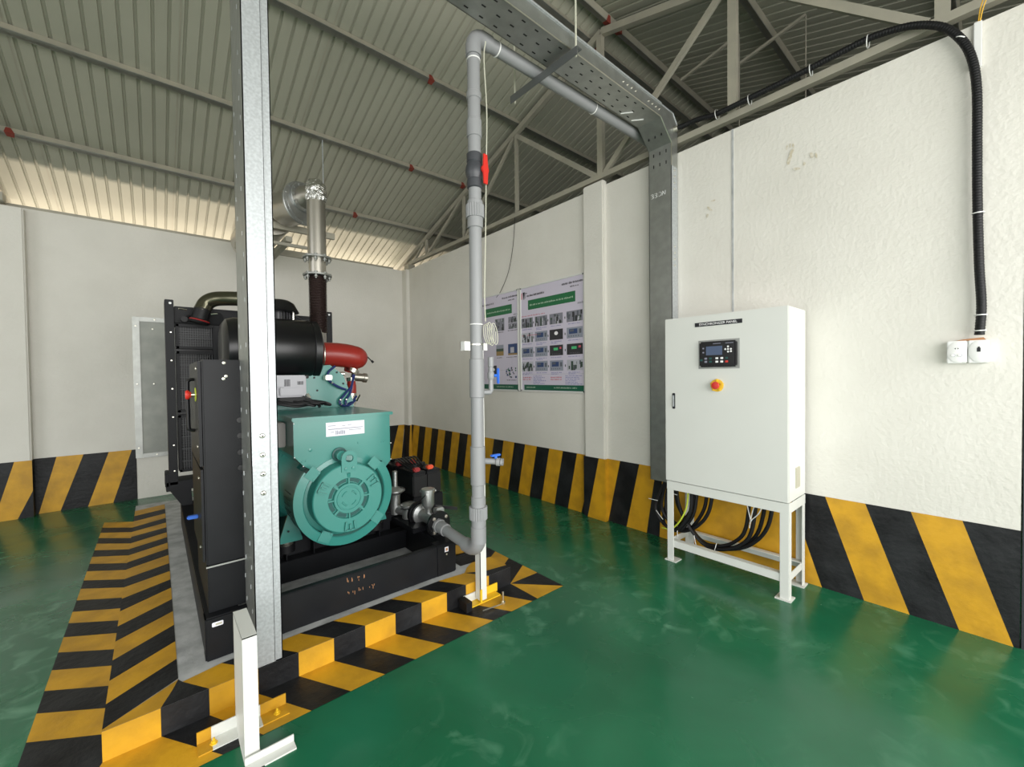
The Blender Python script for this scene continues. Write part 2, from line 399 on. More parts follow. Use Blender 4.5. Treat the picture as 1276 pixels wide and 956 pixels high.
# hazard band on the back wall
g = MB(); Y = -.003; ZB2 = .585
def bq(y, xt0, xt1, xb0, xb1, m): g.face([(xb0, y, 0), (xb1, y, 0), (xt1, y, ZB2), (xt0, y, ZB2)], m)
YP = -.1035
g.face([(-4.62, YP, 0), (-4.51, YP, 0), (-4.36, YP, ZB2), (-4.62, YP, ZB2)], M_blk)
g.face([(-4.51, YP, 0), (-4.35, YP, 0), (-4.2415, YP, .27), (-4.2415, YP, ZB2), (-4.36, YP, ZB2)], M_yel)
g.face([(-4.35, YP, 0), (-4.2415, YP, 0), (-4.2415, YP, .27)], M_blk)
g.face([(-4.2405, YP, 0), (-4.2405, 0, 0), (-4.2405, 0, ZB2), (-4.2405, YP, ZB2)], M_blk)
bq(Y, -4.24, -4.081, -4.24, -4.221, M_blk); bq(Y, -4.081, -3.878, -4.221, -4.064, M_yel)
bq(Y, -3.878, -3.677, -4.064, -3.856, M_blk); bq(Y, -3.677, -3.484, -3.856, -3.653, M_yel); bq(Y, -3.484, -3.445, -3.653, -3.445, M_blk)
x = -.36
bq(Y, -.36, -.162, -.52, -.326, M_blk); bq(Y, -.162, -.055, -.326, -.12, M_yel)
g.face([(-.12, Y, 0), (-.055, Y, 0), (-.055, Y, ZB2), (-.06, Y, .5)], M_blk)
k = 0
while x > -1.4:
    bq(Y, x - .2, x, x - .36, x - .16, (M_yel, M_blk)[k % 2]); x -= .2; k += 1
x = -4.62; k = 0
while x > -8.8:
    bq(Y, x - .2, x, x - .35, x - .15, (M_yel, M_blk)[k % 2]); x -= .2; k += 1
XC = -.0585; YC = -.1635
g.face([(XC, YC, 0), (XC, 0, 0), (XC, 0, ZB2), (XC, YC, ZB2)], M_blk)
g.face([(XC, YC, 0), (0, YC, 0), (0, YC, ZB2), (XC, YC, ZB2)], M_yel)
g.face([(XC, YC-.0005, .15), (XC, YC-.0005, ZB2), (-.03, YC-.0005, ZB2)], M_blk)
struct(g.build('baseboard_back', M_yel, loc=(-4, 0, 0)))

# dark doorway edge past the end of the right wall
g = MB(); g.box((.02, -7.6, 0), (.06, -6.655, 2.9), M_dark); g.box((-.0, -6.70, 0), (.08, -6.655, 2.95), M_dark)
struct(g.build('door_1', M_dark))
# ground outside
g = MB(); g.box((-14, .12, -.15), (12, 12, -.02), M_out); g.box((-16, -22, -.15), (12, -9.5, -.02), M_out); g.box((-16, -9.5, -.15), (-9, .12, -.02), M_out)
struct(g.build('floor_outside', M_out))

# ------------------------------------------------------------------ roof sheet (both slopes), ribs every 10 cm
S = .315; YR = -4.1; ZR = 4.691 + .066
def roof_sheet():
    g = MB(); prof = []
    x = -9.4
    while x < 6.3:
        prof += [(x, 0), (x + .074, 0), (x + .079, .016), (x + .094, .016)]; x += .1
    for y0, y1, sg in ((YR, .62, -1), (YR, -8.9, 1)):
        cut = [y0, y0 + (y1 - y0) * .5, y1]
        k = len(prof); vs = []
        for yy in cut:
            zz = ZR - S * abs(yy - YR)
            for (xx, h) in prof: vs.append((xx, yy, zz + h))
        fs = [(j*k+i, j*k+i+1, (j+1)*k+i+1, (j+1)*k+i) for j in range(len(cut)-1) for i in range(k-1)]
        g.add(vs, fs, M_sheet)
    # overlap seams every metre
    x = -9.04
    while x < 6:
        for y1, in ((.60,), (-8.8,)):
            za = ZR; zb = ZR - S * abs(y1 - YR)
            g.add([(x - .012, YR, za - .0025), (x - .004, YR, za - .0025), (x - .004, y1, zb - .0025), (x - .012, y1, zb - .0025)], [(0, 1, 2, 3)], M_steel)
        x += 1.0
    g.box((-9.4, YR - .12, ZR + .022), (6.3, YR + .12, ZR + .05), M_sheet)
    return g
o = struct(roof_sheet().build('ceiling', M_sheet, loc=(0, YR, 4.4)))

def purlin(y, x0, x1, label, patches=()):
    zz = ZR - S * abs(y - YR); sg = -1 if y > YR else 1
    zt = zz - .003
    g = MB(); tilt = S * (.025)
    # C-profile lying against the sheet
    h = .06; ww = .045
    n_ = V((0, S * (1 if y > YR else -1), 1)).normalized(); t_ = V((0, 1, -S if y > YR else S)).normalized()
    c = V((0, y, zt))
    def P(a, b_): return c + t_ * a - n_ * b_
    pr = [P(-ww/2, 0), P(ww/2, 0), P(ww/2, h), P(-ww/2, h)]
    g.prism([(x0, p.y, p.z) for p in pr], (x1 - x0, 0, 0), M_steel)
    lp = [P(-ww/2 - .004, h), P(ww/2 + .004, h), P(ww/2 + .004, h - .006), P(-ww/2 - .004, h - .006)]
    g.prism([(x0, p.y, p.z) for p in lp], (x1 - x0, 0, 0), M_galvd)
    o = thing('roof_purlin', label, 'beam', (x0, y, zt - .06), None)
    g.build('channel', M_steel, o)
    for px in patches:
        q = MB(); a = P(-ww/2 - .006, h + .0015); b_ = P(ww/2 + .006, h + .0015); d = P(-ww/2 - .007, .01)
        q.face([(px - .03, a.y, a.z), (px + .035, a.y, a.z), (px + .025, b_.y, b_.z), (px - .02, b_.y, b_.z)], M_redp)
        q.face([(px - .03, a.y, a.z), (px + .035, a.y, a.z), (px + .01, d.y, d.z), (px - .02, d.y, d.z)], M_redp)
        lab(q.build('primer_patch', M_redp, o), 'red primer daubed on a weld')
    return o
purlin(-.72, -9, 6, 'lowest roof purlin above the back wall, at the top of the sunlit strip', (-1.104, -4.211))
purlin(-1.79, -9, 6, 'second roof purlin up from the back wall, carrying the muffler hanger rod', (-.791, -.03))
purlin(-2.88, -9, 6, 'third roof purlin up from the back wall, highest one before the ridge', (-1.128,))
purlin(-3.93, -9, 6, 'roof purlin just behind the ridge, over the wall pilaster', (.156,))
purlin(-4.19, -9, 6, 'dark roof purlin just in front of the ridge with red primer at the truss', (-.0, .181))
purlin(-5.26, -9, 6, 'dark roof purlin on the front slope beyond the long truss post')
purlin(-6.35, -9, 6, 'second front slope purlin, above the bend of the black hose')
purlin(-7.45, -9, 6, 'front slope purlin nearest the open front of the shed')

def truss(x, label):
    t = thing('roof_truss', label, 'truss', (x, -4.1, 3.27))
    zc = 3.29
    def zr(y): return 4.69 - S * abs(y - YR) - .03
    g = MB(); g.bar((x, -8.15, zc), (x, -.12, zc), .05, .05, M_steel); g.build('bottom_chord', M_steel, t)
    for y1 in (.45, -8.65):
        g = MB(); g.bar((x, YR, zr(YR) - .02), (x, y1, zr(y1) - .02), .05, .06, M_steel); g.build('rafter', M_steel, t)
    pys = [-.70, -1.75, -2.86, -4.08, -5.28, -6.36, -7.42]
    for y in pys:
        w_ = .06 if y in (-4.08, -5.28, -6.36) else .04
        g = MB(); g.bar((x, y, zc), (x, y, zr(y) - .03), w_ * .8, w_, M_steel, up=(0, 1, 0)); g.build('post', M_steel, t)
    for (ya, yb) in [(-2.86, -4.03), (-5.22, -4.13), (-5.30, -6.30), (-6.40, -7.38), (-2.82, -1.80), (-1.72, -.75)]:
        # top of ya post down to foot of yb post
        w_ = .05 if yb not in (-1.80, -.75) else .035
        g = MB(); g.bar((x - .005, ya, zr(ya) - .05), (x - .005, yb, zc + .02), .03, w_, M_steel, up=(0, 1, 0)); g.build('brace', M_steel, t)
    g = MB(); g.bar((x, -.62, zr(-.62) - .05), (x, -.30, zc + .02), .03, .035, M_steel, up=(0, 1, 0)); g.build('brace', M_steel, t)
    for y in (-.12, -8.1):
        g = MB(); g.box((x - .06, y - .07, zc - .105), (x + .06, y + .07, zc - .025), M_steel); g.build('bearing_plate', M_steel, t)
    return t
truss(.03, 'steel roof truss standing over the right wall, long black hose tied to its chord')
truss(-4.42, 'steel roof truss over the left pilaster of the back wall')
truss(4.6, 'far dark roof truss beyond the right wall in the next bay')
# eave beam on the back wall
g = MB(); g.box((-9, .01, WT + .005), (-.2, .06, WT + .035), M_steel)
tag(g.build('eave_flat_bar', M_steel), 'thin flat steel bar along the top of the back wall', 'beam')
# next-bay lamp hangers seen above the right wall
def hanger(x, y, label):
    g = MB(); zt = ZR - S*abs(y-YR) - .05
    g.cyl((x, y, 3.45), (x, y, zt), .004, 6, M_steel)
    g.bar((x, y, zt), (x + .02, y + .55, zt - .10), .02, .02, M_steel)
    return tag(g.build('hanger_rod', M_steel), label, 'rod')
hanger(.75, -5.05, 'thin rod hanging in the dark next bay, nearest the tray elbow')
hanger(.75, -5.55, 'thin rod hanging in the dark next bay, right of the long truss post')

# ------------------------------------------------------------------ galvanised sheet over the duct opening
t = thing('duct_cover_panel', 'grey galvanised sheet panel fixed on the back wall behind the radiator', 'panel', (-2.6, 0, .48))
g = MB(); g.box((-3.40, -.012, .52), (-1.80, -.004, 2.10), M_duct); lab(g.build('sheet', M_duct, t), 'dull scuffed sheet')
for a, b_ in [((-3.45, -.03, .48), (-3.385, -.002, 2.137)), ((-1.80, -.03, .48), (-1.745, -.002, 2.137)), ((-3.385, -.03, 2.085), (-1.80, -.002, 2.137)), ((-3.385, -.03, .48), (-1.80, -.002, .53))]:
    g = MB(); g.cbox(a, b_, .004, M_galvd); g.build('flange', M_galvd, t)
for (x, z) in [(-3.42, 2.03), (-3.42, 1.35), (-3.42, .60), (-3.25, 2.112), (-3.26, .505), (-3.27, 1.35), (-3.27, 2.0)]:
    g = MB(); g.lathe((x, -.03, z), (0, -1, 0), [(.010, 0), (.008, .005), (0, .006)], 8, M_zinc); g.build('screw', M_zinc, t)

# ------------------------------------------------------------------ cable tray along the ceiling and down the right wall
TY0, TY1 = -4.665, -4.865
def slots_bottom(g, x, y, z, m): g.box((x - .013, y - .004, z - .0012), (x + .013, y + .004, z + .001), m)
M_slot = mat('slot_shadow', (.01, .01, .01), .9)
t = thing('cable_tray', 'perforated galvanised cable tray crossing overhead and dropping down the right wall', 'cable tray', (-.05, -4.77, .51))
xe = -.26   # start of elbow
g = MB(); g.box((-6.5, TY1, 3.380), (xe, TY0, 3.384), M_galvd); g.box((-6.5, TY1, 3.38), (xe, TY1 + .004, 3.475), M_galvd); g.box((-6.5, TY0 - .004, 3.38), (xe, TY0, 3.475), M_galvd)
g.box((-6.5, TY1, 3.471), (xe, TY0, 3.478), M_galvd); g.box((-6.5, TY1 - .010, 3.468), (xe, TY1 + .002, 3.480), M_galv)
g.tube([(-6.5, TY1, 3.38), (xe, TY1, 3.38)], .0035, 6, M_zinc)
for i in range(40):
    x = -.45 - i * .1
    for k, yy in enumerate((-4.70, -4.765, -4.83)): 
        slots_bottom(g, x - (.03 if k == 1 else 0), yy, 3.38, M_slot)
run = g.build('tray_run', M_galvd, t)
# elbow: diagonal piece
g = MB()
side = [(xe, 3.38), (-.10, 3.24), (-.10, 3.06), (-.004, 3.06), (-.004, 3.24), (-.004, 3.40), (-.075, 3.475), (xe, 3.475)]
for yy in (TY1, TY0 - .004): g.prism([(a, yy, c) for a, c in side], (0, .004, 0), M_galvd)
g.prism([(xe, TY1, 3.38), (-.10, TY1, 3.24), (-.10, TY1, 3.06), (-.096, TY1, 3.06), (-.096, TY1, 3.242), (xe, TY1, 3.384)], (0, .2, 0), M_galvd)
g.tube([(xe, TY1, 3.38), (-.10, TY1, 3.24), (-.10, TY1, 3.06)], .0035, 6, M_zinc)
g.tube([(xe, TY1, 3.475), (-.075, TY1, 3.475), (-.004, TY1 - .0, 3.40)], .005, 6, M_galv)
for (z, o_) in ((3.30, 0), (3.19, .03), (3.10, .03)):
    for yy in (-4.71, -4.765, -4.82): 
        x = -.1 if z < 3.24 else -.1 - (z - 3.24) * 1.14
        g.box((x - .0015 - (.0 if z < 3.24 else .004), yy - .004, z - .013), (x + .001, yy + .004, z + .013), M_slot)
el = g.build('tray_elbow', M_galvd, t)
for x in (-.35, -.20):
    pass
g = MB(); g.box((-.10, TY1, .51), (-.096, TY0, 3.06), M_galvd); g.box((-.10, TY1, .51), (-.004, TY1 + .004, 3.06), M_galv); g.box((-.10, TY0 - .004, .51), (-.004, TY0, 3.06), M_galvd)
g.build('tray_drop', M_galvd, t)
for x in (-.75, -.70, -.65, -.60, -.43, -.38, -.33, -.28): g = MB(); g.lathe((x, TY1, 3.425), (0, -1, 0), [(.008, 0), (.008, .003), (.003, .006), (.003, .012)], 8, M_zinc); g.build('bolt', M_zinc, t)
for z in (3.03, 2.98, 2.93, 2.88, 2.42, 2.37, 2.32, 2.27): g = MB(); g.lathe((-.055, TY1, z), (0, -1, 0), [(.008, 0), (.008, .003), (.003, .006), (.003, .010)], 8, M_zinc); g.build('bolt', M_zinc, t)
for x in (-.50, -.36): g = MB(); g.bar((x - .03, -4.69, 3.377), (x + .03, -4.76, 3.377), .008, .004, M_tie, up=(0, 0, 1)); lab(g.build('tape_strip', M_tie, t), 'short white strip')
# chalk marking on the front of the drop
g = MB(); S_ = [[(0,.9),(.5,1),(.7,.7),(.3,.5),(.75,.35),(.6,.05),(.1,0)], [(1.1,.95),(1.6,1),(1.75,.7),(1.35,.5),(1.8,.3),(1.6,0),(1.1,.05)],
              [(2.3,.1),(2.8,.1),(3.1,.5),(2.9,.9),(2.4,.95)], [(3.3,0),(3.6,.95)], [(3.4,1),(4.1,.1),(4.2,1.0)]]
for st in S_:
    pts = [(-.1012, -4.685 - a * .030, 2.845 + c * .035 + .012*a*0) for a, c in st]
    g.tube(cr(pts, 4), .0016, 5, M_wht)
lab(g.build('chalk_marking', M_wht, t), 'faint handwritten characters')
g = MB(); g.cyl((-.05, TY1, 3.36), (-.05, TY1 - .035, 3.355), .022, 14, M_zinc); g.build('hose_fitting', M_zinc, t)

# trapeze hanger under tray
t = thing('trapeze_hanger', 'galvanised angle bar slung on two thin rods under the overhead tray and pipe', 'bracket', (-1.29, -4.62, 3.33))
g = MB(); g.bar((-1.29, -4.93, 3.352), (-1.30, -4.33, 3.352), .04, .006, M_barm); g.bar((-1.312, -4.93, 3.330), (-1.322, -4.33, 3.330), .006, .050, M_barm)
g.build('angle_bar', M_galvd, t)
for y, z in ((-4.905, 4.50), (-4.345, 4.67)):
    g = MB(); g.cyl((-1.295, y, 3.31), (-1.295, y, z), .006, 8, M_cord); g.cyl((-1.295, y, 3.325), (-1.295, y, 3.345), .012, 6, M_zinc); g.build('threaded_rod', M_galv, t)

# ------------------------------------------------------------------ foreground vertical tray (column)
t = thing('tray_column', 'tall galvanised steel tray standing upright on the plinth in front of the generator', 'cable tray', (-2.89, -4.42, .115))
def trayseg(z0, z1, e):
    g = MB()
    x0, x1 = -2.948 - e, -2.842 + e
    g.box((x0, -4.450 - e, z0), (-2.874, -4.446, z1), M_galv)            # front face
    g.box((-2.874, -4.443, z0), (x1, -4.439, z1), M_galv)                  # lip
    g.box((-2.876, -4.450 - e, z0), (-2.872, -4.439, z1), M_galv)
    g.box((x0, -4.450 - e, z0), (x0 + .004, -4.17, z1), M_galvd)          # left side
    g.box((x0, -4.174, z0), (-2.90, -4.17, z1), M_galvd)
    g.box((x1 - .004, -4.443, z0), (x1, -4.25, z1), M_galvd)
    return g
a = trayseg(.118, 1.015, 0.0).build('lower_section', M_galv, t)
b_u = trayseg(1.015, 3.75, 0.0012)
random.seed(3)
for k in range(34):
    z = .35 + k * .1
    for yy in (-4.39, -4.24):
        if random.random() < .75: b_u.box((-2.9505, yy - .003 + (.03 if k % 2 else 0), z - .010), (-2.9475, yy + .003 + (.03 if k % 2 else 0), z + .010), M_galv)
b_u.build('upper_section', M_galv, t)
for z in (1.145, 1.06, .975, .89):
    g = MB(); g.lathe((-2.905, -4.452, z), (0, -1, 0), [(.011, 0), (.011, .002), (.008, .006), (0, .008)], 14, M_zinc)
    g.lathe((-2.905, -4.458, z), (0, -1, 0), [(.004, 0), (.003, .004)], 8, M_ink); g.build('bolt', M_zinc, t)

# white bracket stand leaning beside it
t = thing('bracket_stand', 'white painted steel bracket stand at the foot of the tall tray, yellow-painted base', 'bracket', (-3.02, -4.70, 0))
g = MB(); g.box((-3.043, -4.802, .005), (-2.996, -4.797, .460), M_white); g.box((-3.043, -4.80, .005), (-3.038, -4.575, .460), M_white)
g.box((-3.043, -4.802, .455), (-2.996, -4.575, .461), M_white); g.box((-3.043, -4.58, .06), (-2.996, -4.575, .46), M_white)
g.build('upright', M_white, t)
g = MB(); g.prism([(-3.038, -4.795, .18), (-3.034, -4.795, .18), (-3.034, -4.58, .34), (-3.038, -4.58, .34)], (.035, 0, 0), M_white); g.build('gusset', M_white, t)
g = MB(); g.box((-3.045, -4.86, 0), (-2.885, -4.815, .006), M_white); g.box((-3.045, -4.82, 0), (-2.885, -4.815, .03), M_white); g.box((-3.045, -4.86, 0), (-2.99, -4.60, .005), M_white); g.build('foot_plate', M_white, t)
g = MB(); g.box((-3.125, -4.66, .001), (-2.96, -4.59, .006), M_white); g.box((-3.125, -4.597, .0), (-2.96, -4.592, .05), M_white)
g.box((-2.96, -4.66, .001), (-2.865, -4.59, .0062), M_yel); g.box((-2.96, -4.597, 0), (-2.865, -4.592, .0505), M_yel)
g.box((-3.17, -4.66, .001), (-3.125, -4.59, .0062), M_yel); g.box((-3.17, -4.597, 0), (-3.125, -4.592, .0505), M_yel)
g.build('base_angle', M_white, t)
for x in (-3.12, -2.905):
    g = MB(); g.lathe((x, -4.63, .006), (0, 0, 1), [(.013, 0), (.013, .004), (.008, .004), (.008, .012), (.004, .012), (.004, .022)], 6, M_yb); g.build('anchor_bolt', M_yb, t)

# ------------------------------------------------------------------ grey PVC gas pipe
px_, py_ = -1.812, -4.555
t = thing('gas_pipe', 'grey plastic gas pipe rising beside the generator and running under the overhead tray', 'pipe', (px_, py_, .37))
K_ = .79; r = .053; lean = .012
def pxz(z): return px_ + lean * z / 3.4
def seg(z0, z1, rr, name, m=M_pvc, extra=None, n=28):
    g = MB(); g.lathe((pxz(z0), py_, z0), (pxz(z1) - pxz(z0), 0, z1 - z0), [(rr*K_ - .003, 0), (rr*K_, .003), (rr*K_, (z1 - z0) - .003), (rr*K_ - .003, z1 - z0)], n, m)
    if extra: extra(g)
    return g.build(name, m, t)
seg(.60, 3.30, .0475, 'riser_pipe')
seg(1.27, 1.50, .056, 'coupling'); seg(.75, .98, .056, 'coupling'); seg(2.80, 2.90, .056, 'coupling')
seg(3.02, 3.06, .055, 'coupling'); 
seg(2.27, 2.43, .058, 'union'); 
# unions with ribbed nuts
for z0 in (.545, 2.33):
    g = MB(); k = 24
    prof = []
    for i in range(2 * k):
        rr = .054 if i % 2 else .050; a_ = math.pi * i / k; prof.append((rr * math.cos(a_), rr * math.sin(a_)))
    g.prism([(pxz(z0) + a_, py_ + c, z0) for a_, c in prof], (0, 0, .075), M_pvc)
    g.build('union_nut', M_pvc, t)
seg(.46, .68, .053, 'union'); seg(.40, .50, .058, 'elbow_socket')
seg(.40, .44, .058, 'coupling') if False else None
# bottom elbow to horizontal pipe towards the gas train (runs along +y)
g = MB(); pts = [(px_, py_, .48), (px_, py_, .42)] + [(px_, py_ + .09 - .09*math.cos(a_), .42 - .07*math.sin(a_)) for a_ in [math.radians(d) for d in (20, 40, 60, 80, 90)]] + [(px_, -4.42, .352)]
g.tube(pts, .044, 24, M_pvc); g.build('bottom_elbow', M_pvc, t)
g = MB(); g.cyl((px_, -4.45, .352), (px_, -4.09, .382), .034, 24, M_pvcd if False else M_pvc); g.build('inlet_pipe', M_pvc, t)
g = MB(); g.lathe((px_, -4.19, .374), (0, .997, .08), [(.038, 0), (.041, .003), (.041, .07), (.038, .073)], 24, M_pvc)
g.lathe((px_, -4.115, .380), (0, .997, .08), [(.044, 0), (.048, .004), (.048, .028), (.044, .032)], 8, M_pvc); g.build('flange_adapter', M_pvc, t)
# ball valve dark grey with red handle
g = MB(); zc = 2.50
g.lathe((pxz(zc), py_, zc), (0, 0, 1), [(.040, 0), (.046, .005), (.046, .05), (.042, .055), (.050, .075), (.055, .10), (.050, .13), (.042, .15), (.046, .155), (.046, .20), (.041, .205)], 24, M_pvcd)
vb = g.build('ball_valve', M_pvcd, t)
g = MB(); hx = pxz(zc)
hc = V((hx + .026, py_ - .040, 2.60)); hd = V((.12, -.99, 0)).normalized()
g.cyl(hc, hc + hd * .025, .014, 12, M_red); g.cyl(hc + hd * .018, hc + hd * .03, .026, 16, M_red)
s_ = V((.99, .12, 0)); c = hc + hd * .024
g.prism([c + s_*a_ + V((0, 0, b_)) for a_, b_ in [(-.02, .0), (-.015, .085), (.012, .085), (.02, 0), (.012, -.085), (-.015, -.085)]], hd * .008, M_red)
lab(g.build('valve_handle', M_red, vb), 'red tee handle')
# sampling branches with blue handles
def branch(z, kind):
    g = MB()
    if kind == 'up':
        g.tube([(px_ + .02, py_ - .01, z), (px_ + .080, py_ - .03, z), (px_ + .087, py_ - .03, z + .01), (px_ + .087, py_ - .03, z + .17)], .015, 12, M_pvc)
        g.lathe((px_ + .087, py_ - .03, z + .075), (0, 0, 1), [(.016, 0), (.021, .01), (.021, .04), (.016, .05)], 14, M_pvc)
        g.lathe((px_ + .087, py_ - .03, z + .15), (0, 0, 1), [(.015, 0), (.018, .004), (.018, .06), (.012, .062)], 14, M_pvc)
        o_ = g.build('sampling_branch', M_pvc, t)
        g = MB(); g.cyl((px_ + .10, py_ - .045, z + .10), (px_ + .12, py_ - .055, z + .10), .009, 8, M_blue); g.cbox((px_ + .112, py_ - .07, z + .05), (px_ + .124, py_ - .05, z + .145), .004, M_blue)
        lab(g.build('valve_handle', M_blue, o_), 'blue lever')
    else:
        g.tube([(px_ + .03, py_ - .01, z), (px_ + .07, py_ - .05, z - .002), (px_ + .10, py_ - .085, z - .006)], .018, 12, M_pvc)
        g.lathe((px_ + .085, py_ - .07, z - .004), (.64, -.76, -.03), [(.018, 0), (.025, .006), (.025, .025), (.016, .027), (.022, .03), (.022, .045), (.015, .045), (.015, .02)], 14, M_pvc, cap=False)
        o_ = g.build('drain_branch', M_pvc, t)
        g = MB(); g.cyl((px_ + .085, py_ - .07, z + .015), (px_ + .085, py_ - .07, z + .035), .009, 8, M_blue); g.cbox((px_ + .045, py_ - .085, z + .030), (px_ + .115, py_ - .062, z + .042), .004, M_blue)
        lab(g.build('valve_handle', M_blue, o_), 'blue lever')
branch(1.30, 'up'); branch(.89, 'down')
# top elbow and horizontal run
xt = pxz(3.4)
g = MB(); g.tube([(xt, py_, 3.27), (xt, py_, 3.33)] + [(xt + .07 - .07*math.cos(a_), py_, 3.33 + .07*math.sin(a_)) for a_ in [math.radians(d) for d in (20, 40, 60, 80, 90)]] + [(xt + .12, py_, 3.40)], .046, 24, M_pvc)
g.build('top_elbow', M_pvc, t)
g = MB(); g.cyl((xt + .10, py_, 3.40), (.08, py_ - .04, 3.40), .040, 24, M_pvc); g.build('overhead_pipe', M_pvc, t)
for (a_, b_, rr) in [((xt, py_, 3.245), (xt, py_, 3.252), .041), ((xt + .17, py_, 3.40), (xt + .178, py_, 3.40), .044), ((-.72, py_ - .02, 3.40), (-.712, py_ - .02, 3.40), .043)]:
    g = MB(); g.cyl(a_, b_, rr, 24, M_tie); lab(g.build('cable_tie', M_tie, t), 'white cable tie')
g = MB(); g.cyl((pxz(1.70), py_, 1.70), (pxz(1.70), py_, 1.706), .0405, 24, M_tie); g.cyl((pxz(1.58), py_, 1.58), (pxz(1.58), py_, 1.588), .0405, 24, M_zinc); g.build('cable_tie', M_tie, t)
# pipe clip bracket left
t2 = thing('pipe_post', 'white steel angle post with yellow foot bolted to the floor behind the grey pipe', 'post', (-1.745, -4.475, 0))
g = MB(); g.box((-1.777, -4.520, .02), (-1.773, -4.470, 1.60), M_white); g.box((-1.777, -4.520, .02), (-1.730, -4.516, 1.60), M_white); pass
g.build('angle_post', M_white, t2)
g = MB(); g.box((-1.86, -4.52, .001), (-1.62, -4.455, .008), M_yb); g.box((-1.76, -4.462, .001), (-1.60, -4.455, .055), M_yb); g.box((-1.778, -4.524, .005), (-1.766, -4.512, .09), M_yb)
g.box((-1.86, -4.462, .001), (-1.76, -4.455, .055), M_white); g.build('base_angle', M_yb, t2)
g = MB(); g.box((-1.90, -4.55, .004), (-1.86, -4.47, .06), M_rub); lab(g.build('rubber_pad', M_rub, t2), 'black rubber lump')
g = MB(); g.tube([(-1.82, -4.60, .012), (-1.69, -4.62, .012), (-1.67, -4.60, .014)], .004, 6, M_zinc); g.lathe((-1.665, -4.60, 0), (0, 0, 1), [(.014, 0), (.014, .01), (.006, .012), (.006, .07)], 8, M_zinc); g.build('anchor_bolt', M_zinc, t2)
g = MB(); g.box((-1.895, -4.52, 1.555), (-1.70, -4.515, 1.60), M_wpl); g.box((-1.895, -4.56, 1.548), (-1.855, -4.515, 1.60), M_wpl); g.build('clip_arm', M_wpl, t2)

# white cord down the pipe with a small coil
g = MB(); pts = [(-1.755, -4.615, 3.345), (-1.757, -4.60, 3.25), (-1.742, -4.60, 2.95), (-1.752, -4.60, 2.6), (-1.762, -4.60, 2.25), (-1.775, -4.60, 1.9), (-1.772, -4.60, 1.72)]
g.tube(cr(pts), .0035, 6, M_cord)
for k in range(5):
    cx_ = -1.768 + .007*k; g.tube([(cx_ + .022*math.cos(a_), -4.605 - .01*k + .012*math.sin(a_), 1.645 + (.058+.006*(k % 3))*math.sin(a_)) for a_ in [2*math.pi*i/16 for i in range(17)]], .0026, 5, M_cord)
tag(g.build('white_cord', M_cord), 'thin off-white cord hanging down the grey pipe and coiled at its clip', 'cord')
g = MB(); g.tube(cr([(-.012, -2.866, 3.25), (-.012, -2.83, 2.95), (-.012, -2.74, 2.65), (-.012, -2.6, 2.45), (-.012, -2.5, 2.37)]), .003, 5, M_ink)
tag(g.build('thin_wire', M_ink), 'thin dark wire hanging from the truss over the left poster', 'wire')

